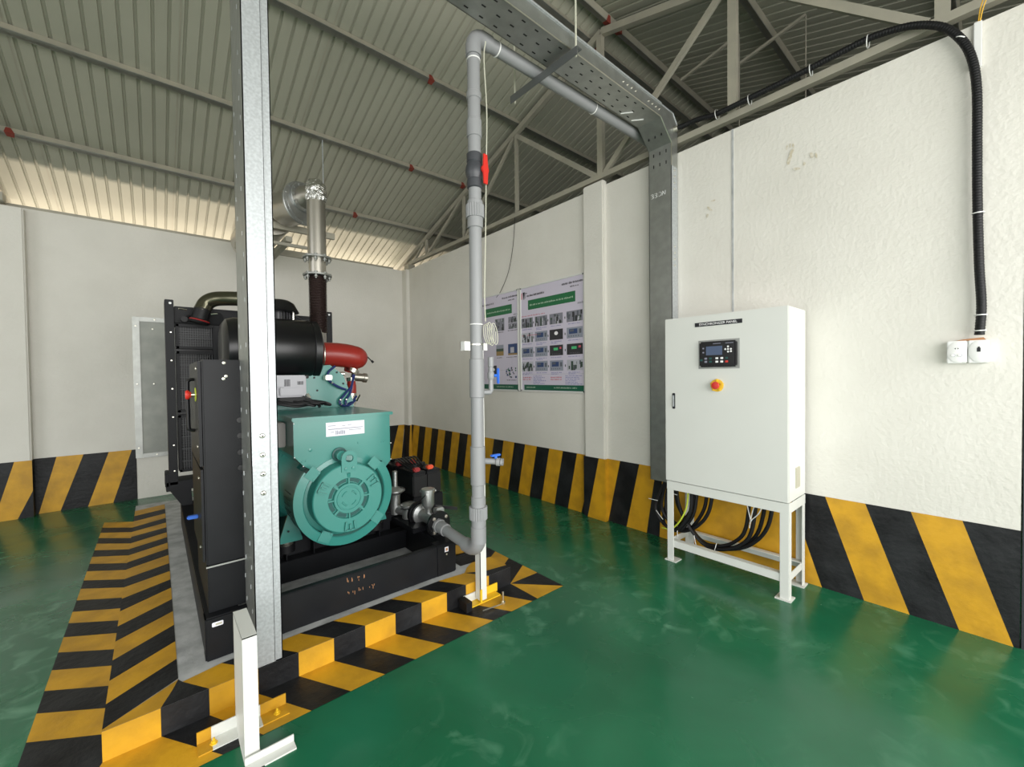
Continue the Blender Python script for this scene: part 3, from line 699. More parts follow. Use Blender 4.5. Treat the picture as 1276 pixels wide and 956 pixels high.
# ------------------------------------------------------------------ posters
def poster(y0, y1, label, kind):
    z0, z1 = 1.212, 2.412
    t = thing('wall_poster', label, 'poster', (-.01, (y0 + y1) / 2, z0), None)
    g = MB(); g.box((-.012, y1, z0), (-.002, y0, z1), M_board); g.build('sheet', M_board, t)
    for a, b_ in [((-.022, y1, z0), (-.002, y1 + .018, z1)), ((-.022, y0 - .018, z0), (-.002, y0, z1)), ((-.022, y1, z1 - .016), (-.002, y0, z1)), ((-.022, y1, z0), (-.002, y0, z0 + .016))]:
        g = MB(); g.cbox(a, b_, .003, M_alu if False else M_white); g.build('frame_edge', M_white, t)
    Wd = y0 - y1; Hh = z1 - z0; rnd = random.Random(5 if kind else 9)
    def P(u, v, e=0): return (-.0128 - e, y0 - u * Wd, z1 - v * Hh)
    def rect(g, u0, v0, u1, v1, m, e=0): g.face([P(u0, v0, e), P(u1, v0, e), P(u1, v1, e), P(u0, v1, e)], m)
    def words(g, u0, v, u1, h, m, e=.0004):
        u = u0
        while u < u1:
            l_ = rnd.uniform(.015, .05); 
            x = u
            while x < min(u + l_, u1):
                hh = h * rnd.uniform(.6, 1); rect(g, x, v - hh, x + .006, v, m, e); x += .0095
            u += l_ + .012
    grey = [mat('print_tone_%d' % i, c, .4) for i, c in enumerate([(.03, .03, .035), (.10, .11, .13), (.22, .22, .26), (.45, .45, .5), (.04, .07, .05), (.03, .06, .16), (.28, .30, .36)])] if 'TONES' not in globals() else TONES
    globals()['TONES'] = grey
    def photo(g, u0, v0, u1, v1, k):
        if k == 'panel':
            rect(g, u0, v0, u1, v1, grey[6]); rect(g, u0+.15*(u1-u0), v0+.15*(v1-v0), u0+.68*(u1-u0), v0+.6*(v1-v0), grey[5], .0004)
            rect(g, u0+.2*(u1-u0), v0+.2*(v1-v0), u0+.45*(u1-u0), v0+.4*(v1-v0), grey[1], .0007)
            for i in range(5): a_ = u0+(.12+.15*i)*(u1-u0); rect(g, a_, v0+.75*(v1-v0), a_+.05*(u1-u0), v0+.87*(v1-v0), grey[1], .0005)
            rect(g, u0+.78*(u1-u0), v0+.2*(v1-v0), u0+.92*(u1-u0), v0+.6*(v1-v0), grey[1], .0005)
        elif k == 'dark':
            rect(g, u0, v0, u1, v1, grey[0])
            c = ((u0+u1)/2, v0 + .38*(v1-v0)); g.face([P(c[0]+.028*math.cos(a_), c[1]+.017*math.sin(a_), .0005) for a_ in [math.pi*i/6 for i in range(12)]], M_wht)
        elif k == 'lcd':
            rect(g, u0, v0, u1, v1, grey[0]); rect(g, u0+.3*(u1-u0), v0+.25*(v1-v0), u0+.62*(u1-u0), v0+.5*(v1-v0), M_lcdg, .0005)
            rect(g, u0+.74*(u1-u0), v0+.2*(v1-v0), u0+.88*(u1-u0), v0+.4*(v1-v0), M_pink, .0005)
            for i in range(6): a_ = u0+(.2+.11*i)*(u1-u0); rect(g, a_, v0+.82*(v1-v0), a_+.03*(u1-u0), v0+.88*(v1-v0), grey[2], .0005)
        elif k == 'land':
            rect(g, u0, v0, u1, v1, grey[6]); rect(g, u0, v0+.35*(v1-v0), u1, v0+.6*(v1-v0), grey[4], .0004); rect(g, u0, v0+.6*(v1-v0), u1, v1, M_straw, .0004)
        elif k == 'box':
            rect(g, u0, v0, u1, v1, grey[5]); rect(g, u0+.25*(u1-u0), v0+.3*(v1-v0), u0+.65*(u1-u0), v0+.8*(v1-v0), grey[3], .0004); rect(g, u0, v0+.85*(v1-v0), u1, v1, M_straw, .0005)
        elif k == 'engine':
            for i in range(26):
                a_ = u0 + rnd.random()*.85*(u1-u0); c_ = v0 + rnd.random()*.85*(v1-v0); s = rnd.uniform(.01, .03)
                rect(g, a_, c_, a_+s, c_+s*.7, rnd.choice([grey[0], grey[5], M_grn2, grey[1]]), .0004+i*.00002)
        else:
            rect(g, u0, v0, u1, v1, grey[2] if k != 'man' else grey[3])
            for i in range(16):
                a_ = u0 + rnd.random()*.9*(u1-u0); c_ = v0 + rnd.random()*.75*(v1-v0); s = rnd.uniform(.08, .25)*(u1-u0)
                rect(g, a_, c_, min(a_+s*.6, u1), v1 if rnd.random() < .2 else min(c_ + s*.9, v1), rnd.choice([grey[0], grey[1], grey[0], grey[4], grey[3]]), .0003+i*.00002)
    g = MB(); rect(g, .14 if kind else .30, .135, .87, .225, M_grn)
    g.build('banner', M_grn, t)
    g = MB(); rect(g, .06 if kind else .0, .935, 1, .985, M_grn2); g.build('footer_strip', M_grn2, t)
    g = MB()
    words(g, .17 if kind else .36, .190, .84, .016, M_lgrn, .0008); words(g, .10, .964, .26, .012, M_lgrn, .0008); words(g, .55, .964, .88, .012, M_lgrn, .0008)
    words(g, .12, .10, .42, .020, M_ink) if kind else words(g, .22, .10, .5, .020, M_ink)
    words(g, .68, .068, .98, .018, M_ink); words(g, .80, .098, .91, .014, M_ink)
    if kind:
        words(g, .03, .285, .42, .010, M_pink); words(g, .03, .47, .36, .010, M_pink)
        us = [.02, .255, .49, .745]; vs_ = [.305, .50, .665, .83]
        pl = [['p', 'p', 'p', 'land2'], ['man', 'panel', 'dark', 'panel'], ['panel', 'panel', 'lcd', 'lcd'], ['man', 'panel', 'panel', 'man']]
        hgt = .105
        vs_ = [.300, .44, .58, .715]; hgt = .092
        for j, v in enumerate(vs_):
            for i, u in enumerate(us):
                photo(g, u, v, u + (.20 if i < 3 else .22), v + hgt, pl[j][i])
                if i: rect(g, u - .03, v + .04, u - .018, v + .06, grey[4])
                words(g, u + .02, v + hgt + .020, u + .18, .008, M_bpr)
                if rnd.random() < .6: words(g, u + .02, v + hgt + .033, u + .12, .008, M_bpr)
        rect(g, .01, .835, .98, .838, grey[3])
        words(g, .04, .872, .19, .012, M_pink); words(g, .04, .89, .17, .012, M_pink); words(g, .50, .872, .66, .012, M_pink); words(g, .50, .89, .67, .012, M_pink)
        for i in range(6): words(g, .22, .857 + i*.014, .30 + rnd.random()*.12, .008, M_bpr); words(g, .72, .857 + i*.014, .82 + rnd.random()*.14, .008, M_bpr)
        # emblem upper left
        rect(g, .025, .055, .04, .115, M_pink, .0004); g.face([P(.05, .05, .0005), P(.085, .05, .0005), P(.075, .12, .0005), P(.065, .12, .0005)], M_ink); rect(g, .09, .055, .095, .11, M_ink, .0005); words(g, .10, .07, .12, .015, M_ink)
    else:
        photo(g, .53, .26, .72, .385, 'p'); photo(g, .80, .26, .965, .32, 'p'); photo(g, .80, .325, .965, .38, 'p')
        photo(g, .55, .53, .70, .64, 'land'); photo(g, .79, .53, .965, .64, 'box'); photo(g, .42, .74, .55, .85, 'dark'); photo(g, .73, .76, .96, .87, 'engine')
        for (u, v, e) in [(.58, .405, .12), (.79, .40, .18), (.56, .665, .12), (.76, .665, .2), (.44, .88, .05), (.76, .895, .18)]: words(g, u, v, u + e, .010, M_ink)
        for (a, b_) in [((.45, .2, .453, .52)), ((.60, .41, .603, .52))] if False else []: pass
        for q in [(.50, .42, .503, .52), (.60, .42, .603, .50), (.86, .66, .863, .75), (.56, .79, .72, .793)]: rect(g, *q, grey[3])
    words(g, .90, .25, .98, .02, grey[2])
    g.build('print', M_ink, t)
    for (u, v) in [(.02, .012), (.98, .012), (.02, .988), (.98, .988)]: g = MB(); g.lathe(P(u, v, .008), (-1, 0, 0), [(.008, 0), (.006, .004), (0, .005)], 8, M_ink); g.build('corner_screw', M_ink, t)
M_lgrn = mat('print_pale_green', (.45, .58, .45), .5); M_lcdg = mat('print_lcd_green', (.08, .50, .20), .4); M_straw = mat('print_straw', (.30, .20, .08), .5)
poster(-1.96, -2.915, 'left white and green notice board with few photos, half behind the grey pipe', 0)
poster(-2.94, -3.905, 'right white and green notice board with four rows of small photos', 1)

# ------------------------------------------------------------------ synchronizer cabinet
t = thing('control_cabinet', 'white steel electrical cabinet labelled SYNCHRONIZER PANEL on a white frame stand', 'cabinet', (-.2, -5.35, 0))
cx0, cx1, cy0, cy1, cz0, cz1 = -.350, -.03, -5.750, -4.952, .60, 1.80
g = MB(); g.cbox((cx0, cy0, cz0), (cx1, cy1, cz1), .004, M_white); g.build('body', M_white, t)
g = MB(); g.cbox((-.368, cy0, cz0 + .003), (-.351, cy1, cz1), .004, M_white); d = g.build('door', M_white, t)
g = MB(); g.cbox((-.374, -5.032, 1.14), (-.367, -5.010, 1.255), .006, M_ink); g.cbox((-.380, -5.027, 1.155), (-.372, -5.014, 1.24), .004, M_galv); lab(g.build('lock_handle', M_ink, d), 'black and chrome flush latch')
g = MB(); g.box((-.3705, -5.491, 1.722), (-.3675, -5.180, 1.750), M_ink); npl = lab(g.build('name_plate', M_ink, d), 'black plate with white lettering')
text_mesh('SYNCHRONIZER PANEL', .250, .0155, ((-.3712, -5.211, 1.7285), (0, -1, 0), (0, 0, 1)), M_wht, 'lettering', d, bold=.012)
# controller
g = MB(); g.box((-.3695, -5.475, 1.428), (-.3675, -5.205, 1.625), M_galvd); cf = g.build('controller_bezel', M_galvd, d)
g = MB(); g.cbox((-.392, -5.462, 1.440), (-.368, -5.217, 1.614), .010, M_blks); ctl = lab(g.build('controller', M_blks, d), 'black generator controller with screen and keys')
g = MB(); g.box((-.3935, -5.375, 1.520), (-.3915, -5.268, 1.580), M_lcd); g.box((-.3932, -5.258, 1.517), (-.3915, -5.240, 1.583), M_ink)
g.box((-.3934, -5.255, 1.563), (-.3925, -5.244, 1.572), M_inkg); g.box((-.3934, -5.255, 1.535), (-.3925, -5.244, 1.544), M_inkg)
for (y, z, mm) in [(-5.34, 1.475, M_wht), (-5.34, 1.498, M_wht), (-5.372, 1.475, M_wht), (-5.372, 1.498, M_wht), (-5.403, 1.498, M_teald), (-5.403, 1.475, M_red), (-5.235, 1.488, M_teald), (-5.266, 1.498, M_inkg), (-5.266, 1.476, M_inkg), (-5.298, 1.498, M_teald), (-5.298, 1.476, M_teald)]:
    g.cbox((-.3938, y - .009, z - .0065), (-.3915, y + .009, z + .0065), .003, mm)
for (y, z) in [(-5.412, 1.556), (-5.395, 1.556), (-5.430, 1.556), (-5.412, 1.573), (-5.412, 1.539), (-5.430, 1.541)]:
    g.lathe((-.391, y, z), (-1, 0, 0), [(.0065, 0), (.0065, .002), (0, .003)], 8, M_wht)
for z, y in ((1.597, -5.34), (1.597, -5.42)): g.box((-.3932, y - .025, z - .002), (-.3918, y + .025, z + .002), M_inkg)
g.build('keypad', M_lcd, ctl)
g = MB(); c = V((-.368, -5.333, 1.315))
g.lathe(c, (-1, 0, 0), [(.040, 0), (.042, .003), (.042, .010), (.024, .012)], 24, M_yb)
for k in range(5):
    a_ = math.radians(72*k + 20); q = c + V((-.012, .036*math.cos(a_), .036*math.sin(a_)))
    g.cbox(q - V((.010, .007, .007)), q + V((.014, .007, .007)), .003, M_yb)
es = lab(g.build('emergency_stop', M_yb, d), 'yellow collar of the emergency stop')
g = MB(); g.lathe(c, (-1, 0, 0), [(.014, .005), (.014, .022), (.024, .026), (.026, .034), (.022, .042), (0, .045)], 20, M_red); lab(g.build('stop_button', M_red, es), 'red mushroom button')
# side vent
g = MB(); g.box((-.235, -5.756, .672), (-.165, -5.749, .80), M_beige)
for k in range(12): g.box((-.232, -5.759, .678 + k*.010), (-.168, -5.754, .683 + k*.010), M_beige)
lab(g.build('side_vent', M_beige, t), 'beige louvred vent')
# stand
g = MB()
fx0, fx1, fy0, fy1 = -.360, -.035, -5.752, -4.957
def angle(g, a, b_, m=M_white): g.cbox(a, b_, .002, m)
angle(g, (fx0, fy0, .535), (fx0 + .006, fy1, .598)); angle(g, (fx1 - .006, fy0, .535), (fx1, fy1, .598)); angle(g, (fx0 + .0061, fy0 + .0005, .5355), (fx1 - .0061, fy0 + .006, .5975)); angle(g, (fx0 + .0061, fy1 - .006, .5355), (fx1 - .0061, fy1 - .0005, .5975))
angle(g, (fx0 + .0061, fy0 + .0061, .592), (fx0 + .05, fy1 - .0061, .597)); angle(g, (fx1 - .05, fy0 + .0061, .592), (fx1 - .0061, fy1 - .0061, .597))
g.build('top_frame', M_white, t)
for (x, y, sx, sy) in [(fx0, fy0, 1, 1), (fx0, fy1, 1, -1), (fx1, fy0, -1, 1), (fx1, fy1, -1, -1)]:
    g = MB(); x_, y_ = x + sx*.0015, y + sy*.0015; angle(g, (x_, y_, .004), (x_ + sx*.006, y_ + sy*.05, .590)); angle(g, (x_ + sx*.0061, y_, .004), (x_ + sx*.05, y_ + sy*.006, .590)); lg = g.build('leg', M_white, t)
    g = MB(); g.box((x - .012*sx, y - .012*sy, 0), (x + .075*sx, y + .075*sy, .007), M_white); g.build('foot_plate', M_white, lg)
for x in (fx0 + .008, fx1 - .014):
    g = MB(); angle(g, (x, fy0 + .008, .105), (x + .006, fy1 - .008, .155)); angle(g, (x if x < -.2 else x - .04, fy0 + .009, .15), (x + .045 if x < -.2 else x + .006, fy1 - .009, .156)); g.build('rail', M_white, t)
for y in (fy0 + .008, fy1 - .014):
    g = MB(); angle(g, (fx0 + .015, y, .106), (fx1 - .015, y + .006, .154)); g.build('rail', M_white, t)

# power cables looping below the cabinet
cabs = {'a': [(-4.777, .60), (-4.78, .417), (-4.827, .292), (-4.912, .193), (-4.994, .163), (-5.112, .235), (-5.199, .37), (-5.238, .60)],
'b': [(-4.799, .60), (-4.805, .395), (-4.855, .259), (-4.926, .184), (-5.034, .187), (-5.112, .285), (-5.163, .411), (-5.173, .60)],
'c': [(-4.762, .60), (-4.761, .427), (-4.783, .308), (-4.841, .201), (-4.939, .161), (-5.021, .21), (-5.1, .345), (-5.132, .60)],
'd': [(-4.934, .60), (-4.947, .4), (-4.994, .294), (-5.073, .186), (-5.162, .123), (-5.282, .136), (-5.385, .203), (-5.45, .316), (-5.482, .60)],
'e': [(-4.955, .60), (-4.981, .368), (-5.06, .221), (-5.174, .121), (-5.294, .121), (-5.418, .189), (-5.493, .304), (-5.534, .60)],
'f': [(-4.927, .60), (-4.94, .372), (-5.021, .236), (-5.137, .122), (-5.259, .116), (-5.385, .156), (-5.514, .287), (-5.58, .60)],
'g': [(-4.941, .60), (-4.961, .377), (-5.06, .195), (-5.199, .11), (-5.363, .137), (-5.493, .218), (-5.585, .364), (-5.622, .60)],
'h': [(-5.061, .60), (-5.054, .386), (-5.008, .271), (-4.939, .187), (-4.86, .24), (-4.82, .35), (-4.81, .56)],
'i': [(-5.094, .60), (-5.087, .368), (-5.034, .252), (-4.96, .18), (-4.87, .21), (-4.80, .32), (-4.79, .56)]}
offs = {'a': -.20, 'b': -.175, 'c': -.225, 'd': -.20, 'e': -.225, 'f': -.175, 'g': -.195, 'h': -.15, 'i': -.25}
lbl = {'a': 'black power cable in the left loop, rising furthest right of that loop', 'b': 'black power cable of the left loop, second from its right side', 'c': 'black power cable of the left loop nearest the tray end',
 'd': 'black power cable of the right loop, leftmost where it enters the cabinet', 'e': 'black power cable of the right loop, second from left at the cabinet', 'f': 'black power cable of the right loop, third from left at the cabinet',
 'g': 'black power cable of the right loop, rightmost at the cabinet', 'h': 'short black cable from the tray end, leftmost where it enters the cabinet', 'i': 'short black cable from the tray end crossing in front of the left loop'}
for k, pts in cabs.items():
    P_ = []; n_ = len(pts)
    for i, (y, z) in enumerate(pts):
        e = i if k in 'abc' else (n_ - 1 - i if k in 'hi' else 9)      # steps from the open end of the tray
        if e == 0: P_.append((-.05, y - .035, .565))
        elif e == 1: P_.append((-.13, y - .02, z + .02))
        else: P_.append((offs[k], y, z + .02))
    g = MB(); g.tube(cr(P_, 7), .0125, 10, M_rub)
    tag(g.build('power_cable', M_rub), lbl[k], 'cable', 'black cables under the white cabinet')
g = MB(); g.tube(cr([(-.255, -5.075, .58), (-.262, -5.06, .40), (-.262, -5.0, .27), (-.262, -4.93, .20), (-.262, -4.86, .19)]), .006, 8, M_grnw)
tag(g.build('earth_wire', M_grnw), 'yellow-green earth wire among the black cables under the cabinet', 'wire')
for (y, z, dy, dz, lb_) in [(-4.775, .38, .04, 0, 'upper tie on the left cable loop below the tray end'), (-4.83, .27, .03, .03, 'second tie down on the left cable loop'), (-4.98, .17, .0, .05, 'tie at the lowest point of the left cable loop'),
    (-5.12, .135, .012, .05, 'tie where the right cable loop starts its bottom bend'), (-5.26, .125, -.012, .05, 'tie at the lowest point of the right cable loop'), (-4.95, .46, .03, 0, 'tie near the top of the cables by the left stand leg')]:
    g = MB(); g.tube([(-.245, y - dy, z - dz + .01), (-.25, y, z + .012), (-.245, y + dy, z + dz + .01)], .0025, 5, M_tie)
    tag(g.build('cable_tie', M_tie), 'white plastic ' + lb_, 'cable tie', 'ties round the cables under the cabinet')
for lb_, pts in (('left', [(-5.46, .56), (-5.475, .48), (-5.49, .41), (-5.485, .36)]), ('middle', [(-5.53, .55), (-5.505, .47), (-5.49, .40), (-5.485, .35)]), ('right', [(-5.57, .53), (-5.54, .46), (-5.50, .41), (-5.485, .38)])):
    g = MB(); g.tube(cr([(-.235, a_, b_) for a_, b_ in pts]), .0035, 5, M_tie)
    tag(g.build('tie_tail', M_tie), lb_ + ' one of three white tie tails meeting in a Y on the right cable loop', 'cable tie', 'white tie tails on the cables')

# ------------------------------------------------------------------ sockets and hose on the right wall
g = MB()
t = thing('double_socket', 'white surface-mounted double socket box on the right wall under the black hose', 'socket', (-.03, -6.466, 1.435))
for y0, y1, nm in ((-6.391, -6.465, 'power'), (-6.467, -6.541, 'data')):
    g = MB(); g.cbox((-.05, y1, 1.436), (-.001, y0, 1.552), .004, M_wpl); bx = g.build('socket_box', M_wpl, t)
    cy_ = (y0 + y1) / 2; cz_ = 1.494
    g = MB(); vs = []
    prof = [(1.0, -.050), (1.0, -.053), (.93, -.0545)]
    k = 28
    vs = [(x, cy_ + .0355*s*math.cos(2*math.pi*i/k), cz_ + .054*s*math.sin(2*math.pi*i/k)) for s, x in prof for i in range(k)]
    fs = [(j*k+i, j*k+(i+1) % k, (j+1)*k+(i+1) % k, (j+1)*k+i) for j in range(2) for i in range(k)] + [tuple(2*k+i for i in range(k))]
    g.add(vs, fs, M_wpl); fp = g.build('face_plate', M_wpl, bx)
    g = MB()
    if nm == 'power':
        for yy, s in ((-6.418, 1), (-6.436, -1)): g.face([(-.0552, yy, 1.512), (-.0552, yy - .006*s, 1.516), (-.0552, yy - .006*s, 1.508)], M_ink)
        for yy in (-6.413, -6.438): g.lathe((-.0545, yy, 1.477), (-1, 0, 0), [(.008, 0), (.007, .003), (0, .0035)], 12, M_wpl); g.lathe((-.0545, yy-.001, 1.477), (-1, 0, 0), [(.0088, 0), (.0088, .0004)], 12, M_inkg)
    else:
        g.box((-.0562, -6.511, 1.492), (-.0545, -6.498, 1.512), M_ink); g.box((-.0562, -6.508, 1.512), (-.0545, -6.501, 1.518), M_ink)
    lab(g.build('contacts', M_ink, bx), 'dark contact openings')
g = MB(); g.prism([(-.035, -6.42, 1.552), (-.035, -6.45, 1.560), (-.035, -6.52, 1.566), (-.035, -6.53, 1.552)], (.02, 0, 0), M_card); lab(g.build('tape_scrap', M_card, t), 'brown tape on top')
hs = [(-4.90, 3.357), (-4.942, 3.355), (-5.057, 3.350), (-5.196, 3.325), (-5.442, 3.327), (-5.736, 3.332), (-6.011, 3.345), (-6.12, 3.338), (-6.25, 3.300), (-6.36, 3.225), (-6.43, 3.12), (-6.470, 3.0), (-6.489, 2.83), (-6.492, 2.55), (-6.495, 2.261), (-6.503, 1.933), (-6.512, 1.727), (-6.506, 1.575)]
path = cr([(-.052 if i < 1 else -.045, y, z) for i, (y, z) in enumerate(hs)], 20)
rp = [path[0]]; acc = 0.
for a_, b_ in zip(path[:-1], path[1:]):
    L_ = (b_ - a_).length; d_ = .0035 - acc
    while d_ <= L_: rp.append(a_ + (b_ - a_) * (d_ / L_)); d_ += .0035
    acc = L_ - (d_ - .0035)
path = rp
# resample for corrugation
t = thing('corrugated_hose', 'black corrugated hose tied along the truss and curving down to the socket', 'hose', (-.05, -5.9, 1.58))
g = MB(); cnt = len(path)
g.tube(path, .018, 12, M_rub, rf=lambda f: .0185 + .0010 * math.sin(f * (cnt - 1) * math.pi * .5 + .78))
g.build('hose', M_rub, t)
for (y, z, ax) in [(-5.196, 3.32, (0, 1, .0)), (-5.42, 3.315, (0, 1, 0)), (-5.78, 3.32, (0, 1, 0)), (-6.06, 3.33, (0, 1, .1)), (-6.43, 3.12, (0, .6, -1)), (-6.497, 2.2, (0, 0, 1)), (-6.510, 1.68, (0, 0, 1)), (-6.507, 1.60, (0, 0, 1))]:
    g = MB(); g.lathe(V((-.045, y, z)) - V(ax).normalized()*.003, ax, [(.0235 if z < 3.2 else .036, 0), (.0235 if z < 3.2 else .036, .005)], 16, M_tie, cap=False); lab(g.build('cable_tie', M_tie, t), 'white cable tie')
g = MB(); g.cbox((-.02, -6.505, 2.95), (-.001, -6.475, 3.185), .003, M_wpl)
tag(g.build('cable_trunking', M_wpl), 'short white plastic trunking at the wall top behind the hose bend', 'trunking')
g = MB(); g.tube(cr([(-.01, -6.49, 3.17), (-.04, -6.50, 3.24), (-.08, -6.53, 3.33), (-.10, -6.56, 3.45), (-.1, -6.6, 3.7)]), .0028, 5, M_ybl); g.tube(cr([(-.01, -6.495, 3.17), (-.05, -6.51, 3.23), (-.09, -6.545, 3.32), (-.11, -6.57, 3.45), (-.11, -6.62, 3.7)]), .0028, 5, M_ybl)
tag(g.build('yellow_wire', M_ybl), 'pair of thin yellow wires leaving the wall top at the upper right', 'wire')

# ------------------------------------------------------------------ generator set
G = thing('generator_set', 'gas generator set with teal alternator on a black steel skid', 'generator', (-2.45, -3.1, PH))
sz0, sz1 = PH + .001, .310
# skid
g = MB(); g.cbox((-3.112, -4.245, sz0), (-3.03, -1.85, sz1), .004, M_black); g.cbox((-1.86, -4.245, sz0), (-1.778, -1.85, sz1), .004, M_black)
g.cbox((-3.03, -4.245, sz0), (-1.86, -4.205, sz1), .004, M_black); g.cbox((-3.03, -1.90, sz0), (-1.86, -1.85, sz1), .004, M_black)
g.cbox((-1.92, -4.2505, sz0 - .0), (-1.776, -4.16, sz1 + .002), .006, M_black); g.cbox((-3.114, -4.2505, sz0), (-2.98, -4.16, sz1 + .002), .006, M_black)
sk = g.build('skid_frame', M_black, G)
g = MB(); g.cbox((-3.03, -3.70, .125), (-1.86, -3.62, .262), .004, M_black); g.cbox((-3.03, -3.715, .245), (-1.86, -3.695, .262), .003, M_black)
for x in (-2.72, -2.20): g.cbox((x - .04, -3.62, .20), (x + .04, -2.2, .31), .004, M_black)
g.cbox((-3.03, -3.0, .16), (-1.86, -2.92, .30), .004, M_black)
for x in (-2.66, -2.50, -2.30, -2.06): g.box((x - .003, -3.69, .262), (x + .003, -3.58, .37), M_black)
g.box((-2.85, -3.62, .262), (-1.95, -3.60, .375), M_black)
g.build('crossmembers', M_black, G)
g = MB(); g.box((-1.862, -4.2525, .262), (-1.835, -4.2495, .293), M_label); g.box((-1.856, -4.2535, .268), (-1.841, -4.252, .286), M_card); g.lathe((-1.848, -4.2505, .245), (0, -1, 0), [(.006, 0), (.006, .003), (0, .004)], 10, M_zinc)
lab(g.build('skid_sticker', M_label, G), 'small white sticker')
g = MB(); g.cbox((-3.088, -4.2545, .268), (-3.045, -4.2500, .288), .004, M_label); g.box((-3.075, -4.2555, .274), (-3.05, -4.2543, .283), M_beige); lab(g.build('skid_tag', M_label, G), 'small beige tag')
g = MB(); random.seed(11)
for k in range(22):
    x = -2.49 + random.random()*.16; z = random.choice([.205, .21, .28, .285, .275]) + random.random()*.01; h_ = random.uniform(.004, .022)
    g.box((x, -4.2462, z - h_), (x + .0022, -4.2448, z), M_card)
lab(g.build('scuff_marks', M_card, G), 'rust coloured scuffs')

# radiator
YR0 = -2.0
g = MB(); rd = None
g.cbox((-3.187, YR0 - .02, .50), (-3.127, YR0 + .20, 2.075), .004, M_black); g.cbox((-1.895, YR0 - .02, .50), (-1.835, YR0 + .20, 2.085), .004, M_black)
g.cbox((-3.127, YR0 + .03, 1.86), (-1.895, YR0 + .18, 2.03), .006, M_black)
g.cbox((-3.21, YR0 - .02, .45), (-1.82, YR0 + .22, .53), .004, M_black)
g.cbox((-3.215, YR0 - .02, .49), (-3.187, YR0 + .2, .60), .004, M_black)
g.prism([(-3.19, YR0, .46), (-3.04, YR0, .46), (-3.03, YR0, .20), (-3.10, YR0, .30)], (0, .12, 0), M_black)
g.prism([(-1.83, YR0, .46), (-1.98, YR0, .46), (-1.95, YR0, .20), (-1.86, YR0, .30)], (0, .12, 0), M_black)
g.prism([(-3.127, YR0, 1.885), (-2.95, YR0, 1.90), (-2.86, YR0 - .03, 2.0), (-2.80, YR0 - .03, 1.99), (-2.75, YR0, 1.885)], (0, .05, 0), M_black)
rd = g.build('radiator_frame', M_black, G)
g = MB(); g.box((-3.12, YR0 + .08, .60), (-1.90, YR0 + .16, 1.87), M_blks)
for k in range(60): g.box((-3.12, YR0 + .074, .62 + k*.0205), (-1.90, YR0 + .08, .625 + k*.0205), M_black)
g.build('radiator_core', M_blks, G)
# wire guards: three framed panels
for (z0, z1) in ((1.665, 1.875), (1.115, 1.640), (.60, 1.09)):
    g = MB(); x0, x1 = -3.115, -2.79
    for a, b_ in [((x0, YR0 + .0, z0), (x1, YR0 + .02, z0 + .02)), ((x0, YR0, z1 - .02), (x1, YR0 + .02, z1)), ((x0, YR0, z0), (x0 + .018, YR0 + .02, z1)), ((x1 - .018, YR0, z0), (x1, YR0 + .02, z1))]: g.box(a, b_, M_black)
    k = 0; x = x0 + .03
    while x < x1 - .02: g.box((x, YR0 + .008, z0), (x + .005, YR0 + .012, z1), M_wire); x += .0165
    z = z0 + .09
    while z < z1 - .03: g.box((x0, YR0 + .004, z), (x1, YR0 + .008, z + .005), M_wire); z += .105
    g.build('radiator_guard', M_black, G)
# fan shroud
g = MB(); g.lathe((-2.40, YR0 + .06, 1.25), (0, -1, 0), [(.60, 0), (.60, .02), (.50, .10), (.48, .22), (.47, .22), (.49, .10), (.58, .02)], 40, M_black, cap=False); g.cbox((-2.86, YR0 - .03, .60), (-2.74, YR0 + .03, 1.87), .01, M_black)
g.build('fan_shroud', M_black, G)
for z in (2.045, 1.80, 1.56, 1.32, 1.08, .84, .62):
    g = MB(); g.lathe((-3.150, YR0 - .02, z), (0, -1, 0), [(.010 if z > 2 else .0065, 0), (.010 if z > 2 else .0065, .003), (0, .004)], 10, M_wht if z > 2 else M_zinc); g.build('frame_bolt', M_zinc, rd)
for z in (2.055, 1.55, 1.5): g = MB(); g.lathe((-1.865, YR0 - .02, z), (0, -1, 0), [(.010 if z > 2 else .005, 0), (.010 if z > 2 else .005, .003), (0, .004)], 10, M_wht if z > 2 else M_zinc); g.build('frame_bolt', M_zinc, rd)
# top hose
g = MB(); g.lathe((-2.965, YR0 - .10, 1.88), (.25, 0, 1), [(.070, 0), (.075, .01), (.070, .03), (.062, .035), (.062, .13)], 24, M_rub)
g.lathe((-2.960, YR0 - .10, 1.895), (.25, 0, 1), [(.073, 0), (.076, .006), (.073, .012)], 24, M_dred, cap=False)
nk = g.build('hose_clamp_neck', M_rub, G)
g = MB(); g.tube(cr([(-2.94, YR0 - .10, 1.99), (-2.905, YR0 - .10, 2.06), (-2.85, YR0 - .12, 2.095), (-2.77, YR0 - .15, 2.105), (-2.68, YR0 - .20, 2.105), (-2.62, YR0 - .24, 2.10)], 8), .062, 20, M_olive)
g.build('charge_air_pipe', M_olive, G)
g = MB()
for (dx, dz) in ((-.09, .06), (.075, .04)): g.cyl((-2.955 + dx, YR0 - .14, 1.92 + dz), (-2.955 + dx*1.6, YR0 - .16, 1.925 + dz), .006, 8, M_zinc)
g.cyl((-3.06, YR0 - .04, 1.91), (-3.06, YR0 - .08, 1.91), .025, 10, M_rub); g.cyl((-3.06, YR0 - .05, 1.92), (-3.02, YR0 - .05, 1.95), .010, 8, M_rub)
g.build('clamp_screws', M_zinc, G)

